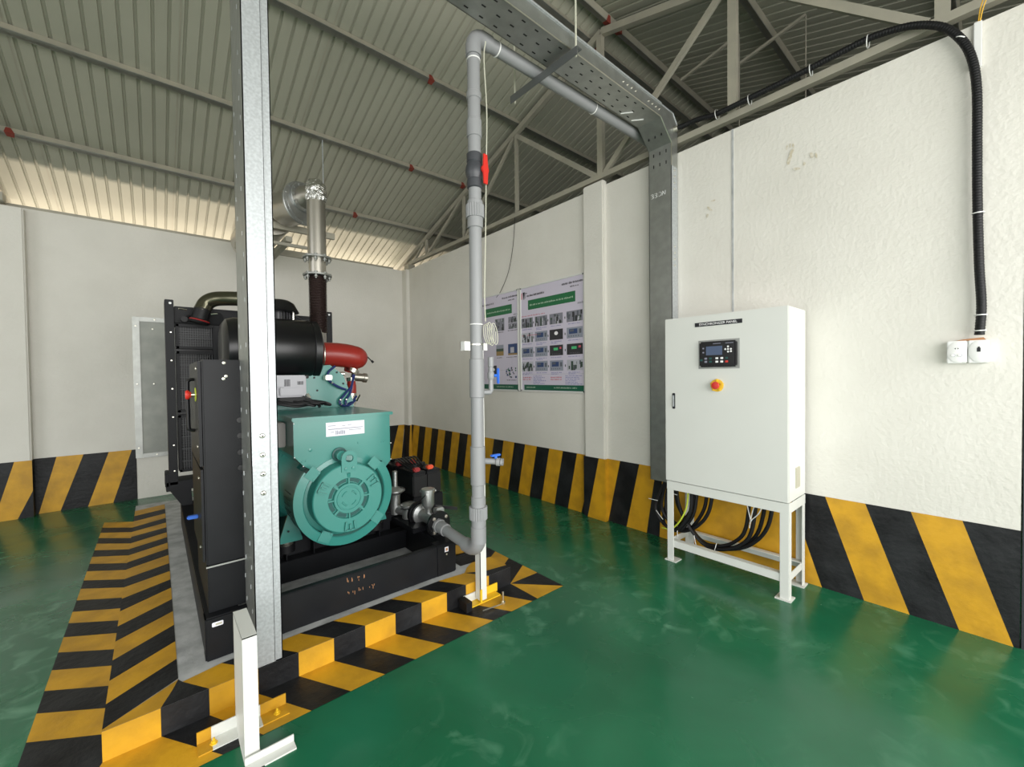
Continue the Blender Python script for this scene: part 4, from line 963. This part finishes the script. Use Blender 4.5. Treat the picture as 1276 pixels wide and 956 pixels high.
# air filter
g = MB(); g.lathe((-2.905, -2.985, 1.615), (1, 0, 0), [(.12, 0), (.17, .004), (.210, .03), (.225, .075), (.225, .24), (.238, .245), (.238, .56), (.232, .575), (.238, .58), (.238, .625), (.200, .645), (.12, .650)], 40, M_blks)
af = g.build('air_filter', M_blks, G)
g = MB(); g.lathe((-2.88, -3.05, 1.62), (1, 0, 0), [(.232, -.01)] + [(.232, .0)], 8, M_blks) if False else None
g.lathe((-2.255, -2.985, 1.590), (1, 0, 0), [(.104, 0), (.107, .004), (.107, .028), (.104, .032)], 28, M_zinc, cap=False); g.build('hose_clamp', M_zinc, af)
g = MB(); g.lathe((-2.50, -2.80, 1.83), (0, 0, 1), [(.085, 0), (.085, .115), (.12, .12)], 28, M_blks)
for k in range(20):
    a_ = 2*math.pi*k/20; g.box((-2.50 + .088*math.cos(a_) - .004, -2.80 + .088*math.sin(a_) - .004, 1.86), (-2.50 + .088*math.cos(a_) + .004, -2.80 + .088*math.sin(a_) + .004, 1.93), M_ink)
g.lathe((-2.50, -2.80, 1.925), (0, 0, 1), [(.150, 0), (.155, .006), (.12, .075), (.085, .098), (0, .10)], 32, M_blks); g.build('rain_cap', M_blks, G)
g = MB(); g.cyl((-2.385, -2.80, 1.82), (-2.385, -2.80, 1.93), .010, 10, M_rub); g.cyl((-2.40, -2.86, 1.84), (-2.40, -2.86, 1.93), .008, 10, M_zinc)
g.tube(cr([(-2.38, -2.85, 1.90), (-2.33, -2.85, 1.875), (-2.28, -2.85, 1.88)]), .006, 6, M_rub); g.build('sensor_hose', M_rub, G)
# red silicone elbow, closed dome shape turning down behind
g = MB(); path = [(-2.235, -2.985, 1.590), (-2.17, -2.985, 1.590), (-2.10, -2.985, 1.588), (-2.03, -2.985, 1.582), (-1.985, -2.985, 1.575), (-1.955, -2.985, 1.570), (-1.93, -2.985, 1.568), (-1.90, -2.985, 1.567), (-1.875, -2.985, 1.567), (-1.860, -2.985, 1.567), (-1.853, -2.985, 1.567)]
rad = [.098, .099, .100, .101, .100, .098, .095, .083, .063, .040, .006]
pp = [V(p) for p in path]; vs = []; kk = 28
for p, rr in zip(pp, rad):
    for i in range(kk):
        a_ = 2*math.pi*i/kk; vs.append(p + V((0, math.cos(a_), math.sin(a_))) * rr)
fs = [(j*kk+i, j*kk+(i+1) % kk, (j+1)*kk+(i+1) % kk, (j+1)*kk+i) for j in range(len(pp)-1) for i in range(kk)] + [tuple(range(kk)), tuple((len(pp)-1)*kk+i for i in range(kk))]
g.add(vs, fs, M_sil)
g.cyl((-1.965, -2.96, 1.55), (-1.975, -2.93, 1.45), .055, 20, M_sil)
g.build('red_elbow', M_sil, G)
g = MB(); g.cyl((-1.865, -3.02, 1.58), (-1.82, -3.03, 1.53), .005, 6, M_rub); g.cyl((-1.83, -3.03, 1.542), (-1.815, -3.035, 1.525), .010, 8, M_rub); g.build('drain_nipple', M_rub, G)
# turbo wastegate bits, small red hose
g = MB(); g.cyl((-1.995, -3.02, 1.405), (-1.90, -3.02, 1.395), .034, 18, M_stain); g.lathe((-1.905, -3.02, 1.395), (1, 0, -.1), [(.036, 0), (.040, .004), (.040, .03), (.03, .036)], 18, M_stain)
g.cyl((-1.99, -3.0, 1.44), (-1.975, -3.0, 1.47), .05, 18, M_zinc); g.cyl((-1.99, -3.0, 1.37), (-1.992, -3.0, 1.40), .042, 18, M_zinc); g.cyl((-2.12, -3.05, 1.43), (-2.07, -3.05, 1.43), .014, 10, M_zinc)
g.cbox((-2.26, -3.20, 1.38), (-2.21, -3.12, 1.42), .006, M_zinc); g.build('wastegate', M_stain, G)
g = MB(); g.lathe((-1.995, -3.0, 1.25), (0, 0, 1), [(.036, 0), (.038, .005), (.038, .08), (.032, .115), (.034, .13)], 20, M_sil); lab(g.build('coolant_hose', M_sil, G), 'short red hose')
g = MB(); g.lathe((-1.995, -3.0, 1.165), (0, 0, 1), [(.030, 0), (.030, .08), (.040, .083), (.040, .10), (.03, .102)], 20, M_zinc); g.cyl((-2.04, -3.0, 1.165), (-2.04, -3.0, 1.27), .009, 8, M_zinc); g.cyl((-2.07, -2.99, 1.165), (-2.07, -2.99, 1.25), .012, 8, M_zinc)
g.cyl((-1.965, -3.03, 1.20), (-1.95, -3.06, 1.25), .008, 8, M_zinc); g.build('hose_fitting', M_zinc, G)
for pts in ([(-2.16, -3.10, 1.49), (-2.22, -3.13, 1.44), (-2.22, -3.14, 1.38), (-2.16, -3.15, 1.33), (-2.09, -3.14, 1.30)], [(-2.00, -3.06, 1.42), (-2.03, -3.10, 1.33), (-2.09, -3.13, 1.27), (-2.14, -3.14, 1.21), (-2.12, -3.14, 1.175), (-2.06, -3.13, 1.175), (-2.00, -3.10, 1.21)],
            [(-1.99, -3.06, 1.42), (-2.02, -3.09, 1.35), (-2.05, -3.12, 1.27), (-2.09, -3.13, 1.21), (-2.08, -3.13, 1.178), (-2.03, -3.1, 1.20), (-1.98, -3.07, 1.24)]):
    g = MB(); g.tube(cr(pts), .009, 8, M_bwire); q = cr(pts)
    for f in (.45, .6): c = q[int(len(q)*f)]; c2 = q[int(len(q)*f) + 1]; g.cyl(c, c2, .011, 8, M_zinc)
    g.build('braided_hose', M_bwire, G)
# engine block, ecu, flywheel housing
g = MB()
g.cbox((-2.78, -2.95, .45), (-2.12, -2.15, 1.18), .03, M_blks); g.cbox((-2.70, -2.9, 1.15), (-2.20, -2.2, 1.42), .02, M_blks)
g.lathe((-2.40, -2.15, .70), (0, 1, 0), [(.15, 0), (.15, .03), (.11, .04), (.14, .05)], 24, M_blks)
for x in (-2.80, -2.10): 
    for k in range(6): g.cyl((x, -2.85 + k*.12, 1.05), (x + (.05 if x > -2.4 else -.05), -2.85 + k*.12, 1.05), .022, 10, M_blks)
g.cbox((-2.86, -2.9, .8), (-2.78, -2.3, .98), .02, M_blks); g.cbox((-2.12, -2.9, .70), (-2.02, -2.35, 1.0), .02, M_blks)
g.build('engine_block', M_blks, G)
g = MB(); g.prism([(-2.75, -3.11, .35), (-2.75, -3.11, 1.15), (-2.68, -3.11, 1.35), (-2.50, -3.11, 1.47), (-2.20, -3.11, 1.50), (-2.10, -3.11, 1.42), (-2.02, -3.11, 1.20), (-2.02, -3.11, .35)], (0, .10, 0), M_teal)
fw = g.build('flywheel_housing', M_teal, G)
for (x, z) in ((-2.32, 1.40), (-2.30, 1.30), (-2.31, 1.22), (-2.15, 1.44), (-2.10, 1.35)): g = MB(); g.lathe((x, -3.11, z), (0, -1, 0), [(.008, 0), (.008, .003)], 10, M_ink); g.build('bolt_hole', M_ink, fw)
g = MB(); g.cbox((-2.70, -3.24, 1.26), (-2.41, -3.14, 1.42), .008, M_ecu); g.cbox((-2.59, -3.262, 1.275), (-2.44, -3.235, 1.33), .004, M_ecu); g.cbox((-2.62, -3.258, 1.335), (-2.56, -3.235, 1.395), .004, M_ecu)
for k in range(7): g.box((-2.565 + k*.007, -3.243, 1.34), (-2.562 + k*.007, -3.238, 1.39), M_ink)
for k in range(6): g.box((-2.47 + k*.007, -3.243, 1.35), (-2.467 + k*.007, -3.238, 1.375), M_ink)
ec = g.build('engine_controller', M_ecu, G)
g = MB(); g.cbox((-2.60, -3.27, 1.215), (-2.42, -3.15, 1.26), .008, M_rub)
for k in range(7):
    g.tube(cr([(-2.70 + .05*k, -3.24 - .01*(k % 3), 1.235 + .008*(k % 2)), (-2.60 + .05*k, -3.29, 1.215), (-2.50 + .04*k, -3.30, 1.195 + .01*(k % 3)), (-2.42 + .02*k, -3.28, 1.20)]), .009, 7, M_rub)
g.tube(cr([(-2.44, -3.25, 1.26), (-2.38, -3.26, 1.23), (-2.34, -3.27, 1.20), (-2.33, -3.28, 1.18)]), .011, 7, M_rub)
g.cyl((-2.41, -3.24, 1.28), (-2.39, -3.24, 1.25), .014, 8, M_zinc); g.cbox((-2.43, -3.2, 1.395), (-2.38, -3.15, 1.42), .005, M_rub)
g.build('wiring_harness', M_rub, ec)

# alternator
ac = V((-2.372, 0, .660)); AX_ = (0, -1, 0)
def ap(y): return (ac.x, y, ac.z)
g = MB(); g.lathe(ap(-3.20), AX_, [(.29, 0), (.31, .01), (.31, .06), (.285, .07), (.285, .50), (.270, .52)], 48, M_teal); g.build('alternator_body', M_teald, G)
for o_ in [bpy.data.objects['alternator_body']]: pass
# slatted cowl ring
g = MB(); g.lathe(ap(-3.70), AX_, [(.292, 0), (.300, .006), (.300, .20), (.303, .22), (.300, .232), (.250, .238), (.245, .232), (.245, .17)], 64, M_teal, cap=False, a0=-128 - 0, a1=-128 + 256, ref=(0, 0, -1))
cw = g.build('end_cowl', M_teal, G)
g = MB()
for k in range(16):
    a_ = math.radians(200 - 70 + k * 7 + 40); 
    x, z = ac.x + .3012*math.cos(a_), ac.z + .3012*math.sin(a_)
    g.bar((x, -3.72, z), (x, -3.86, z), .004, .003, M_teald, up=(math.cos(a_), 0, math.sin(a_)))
g.build('louvres', M_teald, cw)
# cover tabs
for deg in (139, 45, 240, 318):
    a_ = math.radians(deg); e = V((math.cos(a_), 0, math.sin(a_))); s = V((-math.sin(a_), 0, math.cos(a_)))
    g = MB(); c = ac + e * .255 + V((0, -3.939, 0))
    g.prism([c - e*.030 - s*.034, c + e*.034 - s*.036, c + e*.034 + s*.036, c - e*.030 + s*.034], (0, -.003, 0), M_teal)
    for q in (-.022, .022): g.lathe(c - e*.024 + s*q + V((0, -.004, 0)), AX_, [(.006, 0), (.006, .003), (0, .004)], 8, M_teal)
    g.build('cowl_tab', M_teal, cw)
# end bell with hub
g = MB(); g.lathe(ap(-3.72), AX_, [(.244, 0), (.244, .165), (.216, .170), (.213, .250), (.210, .262), (.205, .266), (.125, .268), (.123, .266), (.121, .250), (.094, .250), (.092, .268), (.090, .272), (.076, .272), (.074, .276), (.068, .276), (.066, .272), (0, .272)], 64, M_teal, cap=False)
eb = g.build('end_bell', M_teal, G)
g = MB()
for k in range(8):
    a_ = math.radians(45 * k + 0); e = V((math.cos(a_), 0, math.sin(a_))); g.bar(ac + e*.088 + V((0, -3.985, 0)), ac + e*.124 + V((0, -3.985, 0)), .012 if k % 2 else .008, .010, M_teal, up=AX_)
for k in range(4):
    a0 = 20 + 90*k; pts = [ac + V((.045*math.cos(math.radians(a)), -3.993, .045*math.sin(math.radians(a)))) for a in range(a0, a0 + 55, 8)]
    g.tube(pts, .005, 6, M_teal)
for deg in (150, 30, 270):
    a_ = math.radians(deg); e = V((math.cos(a_), 0, math.sin(a_))); s = V((-math.sin(a_), 0, math.cos(a_))); c = ac + e*.168 + V((0, -3.992, 0))
    for p_, q_ in [((-.030, -.022), (-.030, .022)), ((-.030, -.022), (.026, -.030)), ((-.030, .022), (.026, .030)), ((-.030, 0), (.014, 0))]:
        pass
    for p_, q_ in [((.026, -.030), (.026, .030)), ((.026, -.030), (-.026, -.024)), ((.026, .030), (-.026, .024)), ((.026, 0), (-.010, 0))]:
        g.bar(c + e*p_[0] + s*p_[1], c + e*q_[0] + s*q_[1], .008, .022, M_teal, up=AX_)
g.tube([ac + V((0, -3.985, .13)), ac + V((0, -3.99, .155))], .010, 8, M_teal)
g.build('bell_bosses', M_teal, eb)
g = MB()
for k in range(8):
    a0 = 45*k + 6; pts = []
    for a in range(a0, a0 + 34, 4): pts.append(ac + V((.119*math.cos(math.radians(a)), -3.9715, .119*math.sin(math.radians(a)))))
    for a in range(a0 + 32, a0 - 2, -4): pts.append(ac + V((.098*math.cos(math.radians(a)), -3.9715, .098*math.sin(math.radians(a)))))
    g.face(pts, M_teald)  # flat faces; the shade of deep slots is in their colour
g.build('bearing_slots', M_teald, eb)
# lifting lug
g = MB(); lc = V((-2.368, -3.995, .905)); out = []; 
K = 24
hole = [lc + V((.024*math.cos(2*math.pi*i/K), 0, .024*math.sin(2*math.pi*i/K))) for i in range(K)]
oute = []
for i in range(K):
    a_ = 2*math.pi*i/K; x, z = math.cos(a_), math.sin(a_)
    if z >= 0: oute.append(lc + V((.047*x, 0, .047*z)))
    else:
        s = min(.047/abs(x) if abs(x) > 1e-6 else 9, .082/abs(z)); oute.append(lc + V((x*s, 0, z*s)))
d_ = V((0, .014, 0)); vs = hole + oute + [p + d_ for p in hole] + [p + d_ for p in oute]
fs = []
for i in range(K):
    j = (i+1) % K; fs += [(i, j, K+j, K+i), (2*K+i, 3*K+i, 3*K+j, 2*K+j), (i, 2*K+i, 2*K+j, j), (K+i, K+j, 3*K+j, 3*K+i)]
g.add(vs, fs, M_teal)
for x in (-.022, .022): g.lathe(lc + V((x, 0, -.062)), AX_, [(.011, 0), (.011, .006), (0, .007)], 6, M_teal)
g.lathe(lc + V((-.025, .10, .012)), AX_, [(.045, -.005), (.045, 0), (.043, .001), (.035, .001)], 24, M_teald); g.lathe(lc + V((-.028, .10, .012)), AX_, [(.030, 0), (.030, .05)], 18, M_teal)
g.build('lifting_lug', M_teal, G)
# terminal box
g = MB(); yb0, yb1 = -3.88, -3.16
poly = [(-2.650, 1.15), (-2.650, .935), (-2.60, .875), (-2.50, .80), (-2.37, .78), (-2.20, .80), (-2.12, .76), (-2.055, .831), (-2.055, 1.15)]
g.prism([(x, yb0, z) for x, z in poly], (0, yb1 - yb0, 0), M_teal)
tb = g.build('terminal_box', M_teal, G)
g = MB(); g.cbox((-2.66, yb0 - .014, 1.143), (-2.036, yb1, 1.164), .003, M_teal); g.build('box_lid', M_teal, tb)
g = MB(); g.box((-2.468, yb0 - .0015, 1.034), (-2.229, yb0 + .001, 1.121), M_label); st = lab(g.build('paper_sticker', M_label, tb), 'white printed sticker')
g = MB(); yy = yb0 - .0022
g.box((-2.455, yy, 1.076), (-2.240, yy + .0005, 1.080), M_inkg)
for (x0, x1, z) in [(-2.455, -2.41, 1.098), (-2.37, -2.35, 1.094), (-2.335, -2.31, 1.097), (-2.44, -2.42, 1.058), (-2.33, -2.25, 1.064)]: g.box((x0, yy, z), (x1, yy + .0005, z + .003), M_inkg)
random.seed(2); x = -2.41
while x < -2.355: g.box((x, yy, 1.043), (x + .004, yy + .0005, 1.062 + random.random()*.006), M_inkg); x += .0075
g.build('print', M_inkg, st)
for (x, z, r_) in [(-2.56, .965, .011), (-2.605, .90, .006), (-2.585, .902, .006), (-2.27, .975, .007), (-2.10, .965, .006), (-2.115, .965, .006)]: g = MB(); g.lathe((x, yb0, z), AX_, [(r_, 0), (r_, .002), (r_*.8, .003), (0, .003)], 12, M_teal); g.build('box_screw', M_teal, tb)
for (x, z) in [(-2.648, .93), (-2.60, .872), (-2.052, .84), (-2.648, 1.13), (-2.05, .95)]: g = MB(); g.lathe((x, yb0 - .002, z), AX_, [(.004, 0), (.003, .003)], 8, M_wht); g.build('box_screw', M_zinc, tb)
g = MB(); g.cbox((-2.77, -3.70, .972), (-2.652, -3.50, 1.123), .006, M_greybox); lab(g.build('junction_box', M_greybox, G), 'grey junction box')
# alternator feet
for x, s in ((-2.66, -1), (-2.08, 1)):
    g = MB(); g.prism([(x, -3.74, .56), (x + s*.05, -3.74, .40), (x - s*.08, -3.74, .40), (x - s*.05, -3.74, .50)], (0, .012, 0), M_teal); g.prism([(x + s*.05, -3.74, .40), (x - s*.08, -3.74, .40), (x - s*.08, -3.60, .40), (x + s*.05, -3.60, .40)], (0, 0, -.012), M_teal)
    g.lathe((x, -3.66, .355), (0, 0, 1), [(.05, 0), (.052, .01), (.052, .025), (.03, .033)], 18, M_zinc); g.cyl((x, -3.66, .31), (x, -3.66, .356), .055, 18, M_rub)
    g.lathe((x, -3.752, .46), AX_, [(.006, 0), (.006, .002)], 8, M_ink); g.build('mounting_foot', M_teal, G)

# control box on the skid
g = MB(); cbx0, cbx1, cby0, cby1 = -3.098, -2.90, -4.195, -3.62
g.cbox((cbx0, cby0, .53), (cbx1, cby1, 1.490), .006, M_black)
cb = lab(g.build('control_box', M_black, G), 'tall matt black control box')
g = MB(); g.cbox((-3.095, -4.20, .31), (cbx1, cby1 + .02, .525), .004, M_black); g.build('control_box_base', M_black, G)
g = MB(); g.box((-3.10, -4.203, .524), (cbx1, -4.199, .531), M_galvd); g.build('trim_strip', M_galvd, cb)
g = MB(); g.prism([(-3.100, -4.180, .55), (-3.100, -3.62, .55), (-3.100, -3.62, .98), (-3.100, -4.180, .98)], (-.010, 0, 0), M_black); g.build('lower_door', M_black, cb)
g = MB(); g.prism([(-3.100, -4.180, .995), (-3.100, -3.62, .995), (-3.100, -3.62, 1.482), (-3.100, -4.180, 1.482)], (-.012, 0, 0), M_black); ud = g.build('upper_door', M_black, cb)
g = MB(); g.tube(cr([(-3.112, -3.95, 1.40), (-3.134, -3.95, 1.392), (-3.138, -3.95, 1.36), (-3.138, -3.95, 1.18), (-3.134, -3.95, 1.15), (-3.112, -3.95, 1.142)], 6), .008, 8, M_blks); g.build('grab_handle', M_blks, ud)
g = MB(); g.lathe((-3.112, -4.04, 1.325), (-1, 0, 0), [(.034, 0), (.034, .003)], 20, M_lime); g.cyl((-3.114, -4.04, 1.325), (-3.132, -4.04, 1.325), .009, 12, M_zinc); es = lab(g.build('stop_plate', M_lime, ud), 'yellow-green plate')
g = MB(); g.lathe((-3.130, -4.04, 1.325), (-1, 0, 0), [(.014, 0), (.016, .006), (.022, .009), (.023, .016), (.019, .022), (0, .024)], 20, M_red); lab(g.build('stop_button', M_red, es), 'red mushroom button')
for (x, z) in [(-3.012, 1.475), (-3.005, 1.412), (-3.015, 1.400)]: g = MB(); g.lathe((x, -4.196, z), AX_, [(.007, 0), (.007, .003), (0, .005)], 10, M_zinc); g.build('screw', M_zinc, cb)
for (y, z) in [(-4.1, 1.45), (-4.1, 1.08), (-4.1, .93), (-4.1, .60)]: g = MB(); g.lathe((-3.111, y, z), (-1, 0, 0), [(.008, 0), (.008, .004), (0, .006)], 10, M_zinc); g.build('screw', M_zinc, cb)
for z in (1.20, 1.125, 1.045, .97): g = MB(); g.lathe((-2.955, -4.1955, z), AX_, [(.014, 0), (.013, .0022), (0, .0024)], 16, M_blks); g.build('knockout', M_blks, cb)
g = MB(); g.cbox((-3.155, -3.96, .700), (-3.108, -3.93, .716), .004, M_blue); lab(g.build('breaker_lever', M_blue, cb), 'blue lever')
g = MB(); g.box((-2.757, -2.15, 1.60), (-2.74, -2.13, 1.72), M_dred); g.build('shroud_marker', M_dred, G) if False else None

# dark bits between alternator and skid
g = MB(); g.cbox((-2.90, -3.6, .31), (-1.90, -3.2, .40), .01, M_black); g.build('rear_mount_beam', M_black, G)

# ------------------------------------------------------------------ exhaust
ex = -2.135; ey = -2.60
t = thing('exhaust_stack', 'vertical exhaust pipe with flanges, dark bellows and foil-wrapped elbow above the engine', 'exhaust', (ex, ey, 1.70))
g = MB(); g.cyl((ex, ey, 1.60), (ex, ey, 1.80), .062, 24, M_stain); g.build('lower_stub', M_stain, t)
g = MB(); prof = []; z = 0
while z < .50: prof += [(.064, z), (.076, z + .006), (.064, z + .012)]; z += .0145
g.lathe((ex, ey, 1.80), (0, 0, 1), prof, 28, M_bell); g.build('bellows', M_bell, t)
def flange(z):
    g = MB(); g.lathe((ex, ey, z), (0, 0, 1), [(.118, 0), (.120, .002), (.120, .014), (.118, .016)], 32, M_galvd)
    f_ = g.build('flange', M_galvd, t)
    for k in range(8):
        a_ = 2*math.pi*(k + .5)/8; g = MB(); g.lathe((ex + .098*math.cos(a_), ey + .098*math.sin(a_), z - .035), (0, 0, 1), [(.008, 0), (.008, .01), (.015, .012), (.015, .026), (.009, .028), (.009, .052), (.016, .052), (.016, .062), (0, .064)], 8, M_galvd); g.build('flange_bolt', M_galvd, f_)
flange(2.305); flange(2.46)
g = MB(); g.cyl((ex, ey, 2.32), (ex, ey, 2.46), .071, 28, M_stain); g.build('spool', M_stain, t)
g = MB(); g.cyl((ex, ey, 2.476), (ex, ey, 2.99), .077, 32, M_stain); g.build('riser', M_stain, t)
g = MB(); import random as rn
rn.seed(4); vs = []; kk = 26; jj = 16
pth = cr([(ex, ey, 2.97), (ex, ey, 3.03), (-2.131, -2.58, 3.085), (-2.115, -2.53, 3.112), (-2.095, -2.475, 3.115), (-2.080, -2.43, 3.112)], 4)
tmp = MB(); tmp.tube(pth, .082, kk, M_foil)
tmp.v = [tuple(V(v) + V((rn.uniform(-1, 1), rn.uniform(-1, 1), rn.uniform(-1, 1))) * .009) for v in tmp.v]
el = tmp.build('foil_elbow', M_foil, t, angle=8)
# muffler running back to the wall
t = thing('muffler', 'round steel exhaust muffler hung under the roof with a bolted end flange', 'muffler', (-2.33, -1.6, 2.84))
nf = V((.36, -.93, 0)).normalized(); fc = V((-2.15, -2.25, 3.058)); sf = V((0, 0, 1)).cross(nf)
g = MB(); g.lathe((-2.335, -1.80, 3.05), (0, 1, 0), [(.16, 0), (.200, .004), (.212, .02), (.212, .06), (.205, .07), (.205, 1.2), (.10, 1.3), (.08, 1.32), (.08, 1.78)], 40, M_stain); g.build("shell", M_stain, t)
g = MB(); g.lathe(fc - nf*.02, -nf, [(.165, 0), (.165, .25), (.12, .33)], 32, M_stain); g.build('inlet_chamber', M_stain, t)
g = MB(); g.lathe(fc, nf, [(.196, -.022), (.200, -.018), (.200, -.004), (.196, 0), (.165, .002), (.165, .006), (.05, .008)], 40, M_alu)
g.lathe(fc + V((0, 0, .052)) + nf*.006, nf, [(.135, 0), (.138, .004), (.138, .018), (.135, .022), (.08, .023)], 36, M_alu)
fz = g.build('end_flange', M_alu, t)
g = MB(); g.lathe(fc + nf*.21 + V((0, 0, .052)), -nf, [(.078, 0), (.082, .02), (.095, .10), (.105, .185)], 28, M_stain); g.build('inlet_cone', M_stain, t)
for k in range(12):
    a_ = 2*math.pi*k/12; g = MB(); g.lathe(fc + V((0, 0, .052)) + nf*.028 + (sf*math.cos(a_) + V((0, 0, 1))*math.sin(a_))*.121, nf, [(.009, 0), (.009, .010), (0, .012)], 6, M_alu); g.build('bolt', M_alu, fz)
for k in range(14):
    a_ = 2*math.pi*(k+.4)/14; g = MB(); g.lathe(fc + (sf*math.cos(a_) + V((0, 0, 1))*math.sin(a_))*.183, nf, [(.007, 0), (.007, .012), (0, .014)], 6, M_alu); g.build('bolt', M_alu, fz)
t = thing('muffler_cradle', 'grey steel channel frame slung on a long rod under the muffler', 'bracket', (-2.3, -1.8, 2.72))
for y in (-1.88, -.9):
    g = MB(); g.cbox((-2.54, y - .02, 2.889), (-1.75, y + .02, 2.952), .003, M_steel); g.build('cross_channel', M_steel, t)
g = MB(); g.cbox((-2.54, -1.89, 2.735), (-1.95, -1.86, 2.765), .003, M_steel); g.cbox((-2.50, -1.89, 2.765), (-2.45, -1.86, 2.89), .003, M_steel); g.cbox((-2.0, -1.89, 2.765), (-1.95, -1.86, 2.89), .003, M_steel); g.build('lower_frame', M_steel, t)
g = MB(); g.cbox((-2.50, -1.86, 2.79), (-2.44, -.92, 2.845), .003, M_steel); g.cbox((-2.22, -1.86, 2.79), (-2.16, -.92, 2.845), .003, M_steel); g.build('saddle', M_steel, t)
for (x, y) in ((-1.83, -1.80), (-2.52, -1.80)):
    g = MB(); g.cyl((x, y, 2.80), (x, y, 3.98), .006, 8, M_galv); g.cyl((x, y, 2.86), (x, y, 2.885), .014, 6, M_zinc); g.cyl((x, y, 2.955), (x, y, 2.97), .014, 6, M_zinc); g.build('hanger_rod', M_galv, t)

# ------------------------------------------------------------------ gas valve train beside the alternator
t = thing('gas_valve_train', 'cast metal gas valve and regulator train between the alternator and the grey inlet pipe', 'valve', (-1.83, -3.8, .31))
gx = -1.80; d1 = (0, .99, .04)
g = MB(); g.lathe((gx, -4.085, .385), d1, [(.085, 0), (.088, .004), (.088, .022), (.085, .026)], 28, M_blks)
for k in range(4): a_ = math.radians(45 + 90*k); g.lathe((gx + .066*math.cos(a_), -4.088, .385 + .066*math.sin(a_)), AX_, [(.013, 0), (.013, .012), (.006, .013), (.006, .004)], 6, M_stain)
g.build('inlet_flange', M_blks, t)
g = MB(); g.lathe((gx, -4.058, .387), d1, [(.070, 0), (.072, .004), (.072, .02), (.045, .03), (.040, .12), (.045, .20), (.074, .21), (.074, .232), (.072, .235)], 28, M_alu); g.build('solenoid_body', M_alu, t)
g = MB(); g.lathe((gx, -3.93, .42), (0, 0, 1), [(.02, 0), (.022, .03), (.025, .04), (.042, .06), (.044, .065), (.044, .15), (.050, .152), (.050, .175), (.046, .18), (0, .182)], 24, M_alu)
for a_ in (0, 120, 240): g.cyl((gx + .046*math.cos(math.radians(a_)), -3.93 + .046*math.sin(math.radians(a_)), .575), (gx + .062*math.cos(math.radians(a_)), -3.93 + .062*math.sin(math.radians(a_)), .575), .010, 8, M_alu)
g.build('solenoid_coil', M_alu, t)
g = MB(); g.cbox((gx + .03, -3.99, .41), (gx + .10, -3.94, .46), .008, M_alu); g.bar((gx + .06, -3.93, .46), (gx + .20, -4.0, .43), .014, .020, M_blks); g.build('lever_handle', M_blks, t)
g = MB(); g.lathe((gx, -3.815, .392), d1, [(.090, 0), (.092, .004), (.092, .03), (.09, .034)], 28, M_blks); g.build('middle_flange', M_blks, t)
g = MB(); g.lathe((gx - .04, -3.72, .34), (0, 0, 1), [(.04, 0), (.052, .01), (.052, .06), (.045, .07), (.045, .08), (.062, .09), (.064, .095), (.064, .11), (.03, .125), (0, .128)], 28, M_alu); g.lathe((gx - .02, -3.80, .395), (-.1, 1, 0), [(.04, 0), (.04, .10)], 18, M_alu)
g.build('gas_filter', M_alu, t)
g = MB(); g.lathe((gx - .095, -3.60, .36), (0, 0, 1), [(.035, 0), (.040, .06), (.035, .12), (.04, .15), (.066, .17), (.072, .175), (.072, .183), (.066, .190), (.035, .20), (.018, .21), (.018, .32), (.013, .325)], 32, M_alu); g.lathe((gx - .05, -3.70, .395), (-.4, 1, 0), [(.035, 0), (.035, .10)], 18, M_alu)
g.build('pressure_regulator', M_alu, t)
g = MB(); g.tube(cr([(gx - .05, -3.98, .57), (gx - .07, -3.9, .50), (gx - .09, -3.8, .44), (gx - .10, -3.7, .42)]), .003, 5, M_rub); g.build('signal_wire', M_rub, t)
g = MB(); g.cbox((-1.93, -3.95, .312), (-1.78, -3.55, .345), .004, M_black); g.build('support_bracket', M_black, t)

# batteries on a black stand, right of the skid
g = MB(); g.cbox((-1.755, -3.62, PH + .001), (-1.49, -3.0, .455), .006, M_black)
tag(g.build('battery_box', M_black), 'black steel battery stand on the plinth behind the gas valves', 'stand')
def battery(x0, x1, y0, y1, label, tc_):
    t = thing('battery', label, 'battery', ((x0+x1)/2, (y0+y1)/2, .457), None)
    g = MB(); g.cbox((x0, y0, .457), (x1, y1, .625), .008, M_rub); g.build('case', M_rub, t)
    g = MB(); g.cbox((x0 + .004, y0 + .004, .625), (x1 - .004, y1 - .004, .648), .006, M_inkg if False else M_black); g.build('lid', M_black, t)
    g = MB(); g.cbox((x0 + .02, y0 + .015, .648), (x0 + .075, y0 + .06, .680), .008, tc_); lab(g.build('terminal_cap', tc_, t), 'red terminal cap')
    g = MB(); g.cbox((x1 - .06, y1 - .05, .648), (x1 - .02, y1 - .02, .668), .005, M_rub); g.build('terminal_post', M_rub, t)
battery(-1.625, -1.495, -3.60, -3.33, 'black battery with bright orange-red terminal cap nearest the grey pipe', M_org)
battery(-1.755, -1.635, -3.62, -3.33, 'black battery with dark red terminal cap nearest the teal alternator', M_dred)
battery(-1.625, -1.495, -3.31, -3.04, 'rear black battery on the right with a red terminal cap', M_red)
battery(-1.755, -1.635, -3.31, -3.04, 'rear black battery on the left, hidden by the alternator rim', M_dred)
g = MB()
for k in range(7):
    x = -1.74 + .03*k
    g.tube(cr([(x, -3.58 + .03*k, .66), (x - .03, -3.45, .70 - .005*k), (x + .02, -3.25, .695), (x + .05, -3.1, .665)]), .008, 7, M_rub)
tag(g.build('battery_leads', M_rub), 'tangle of black battery leads lying over the batteries', 'cable')
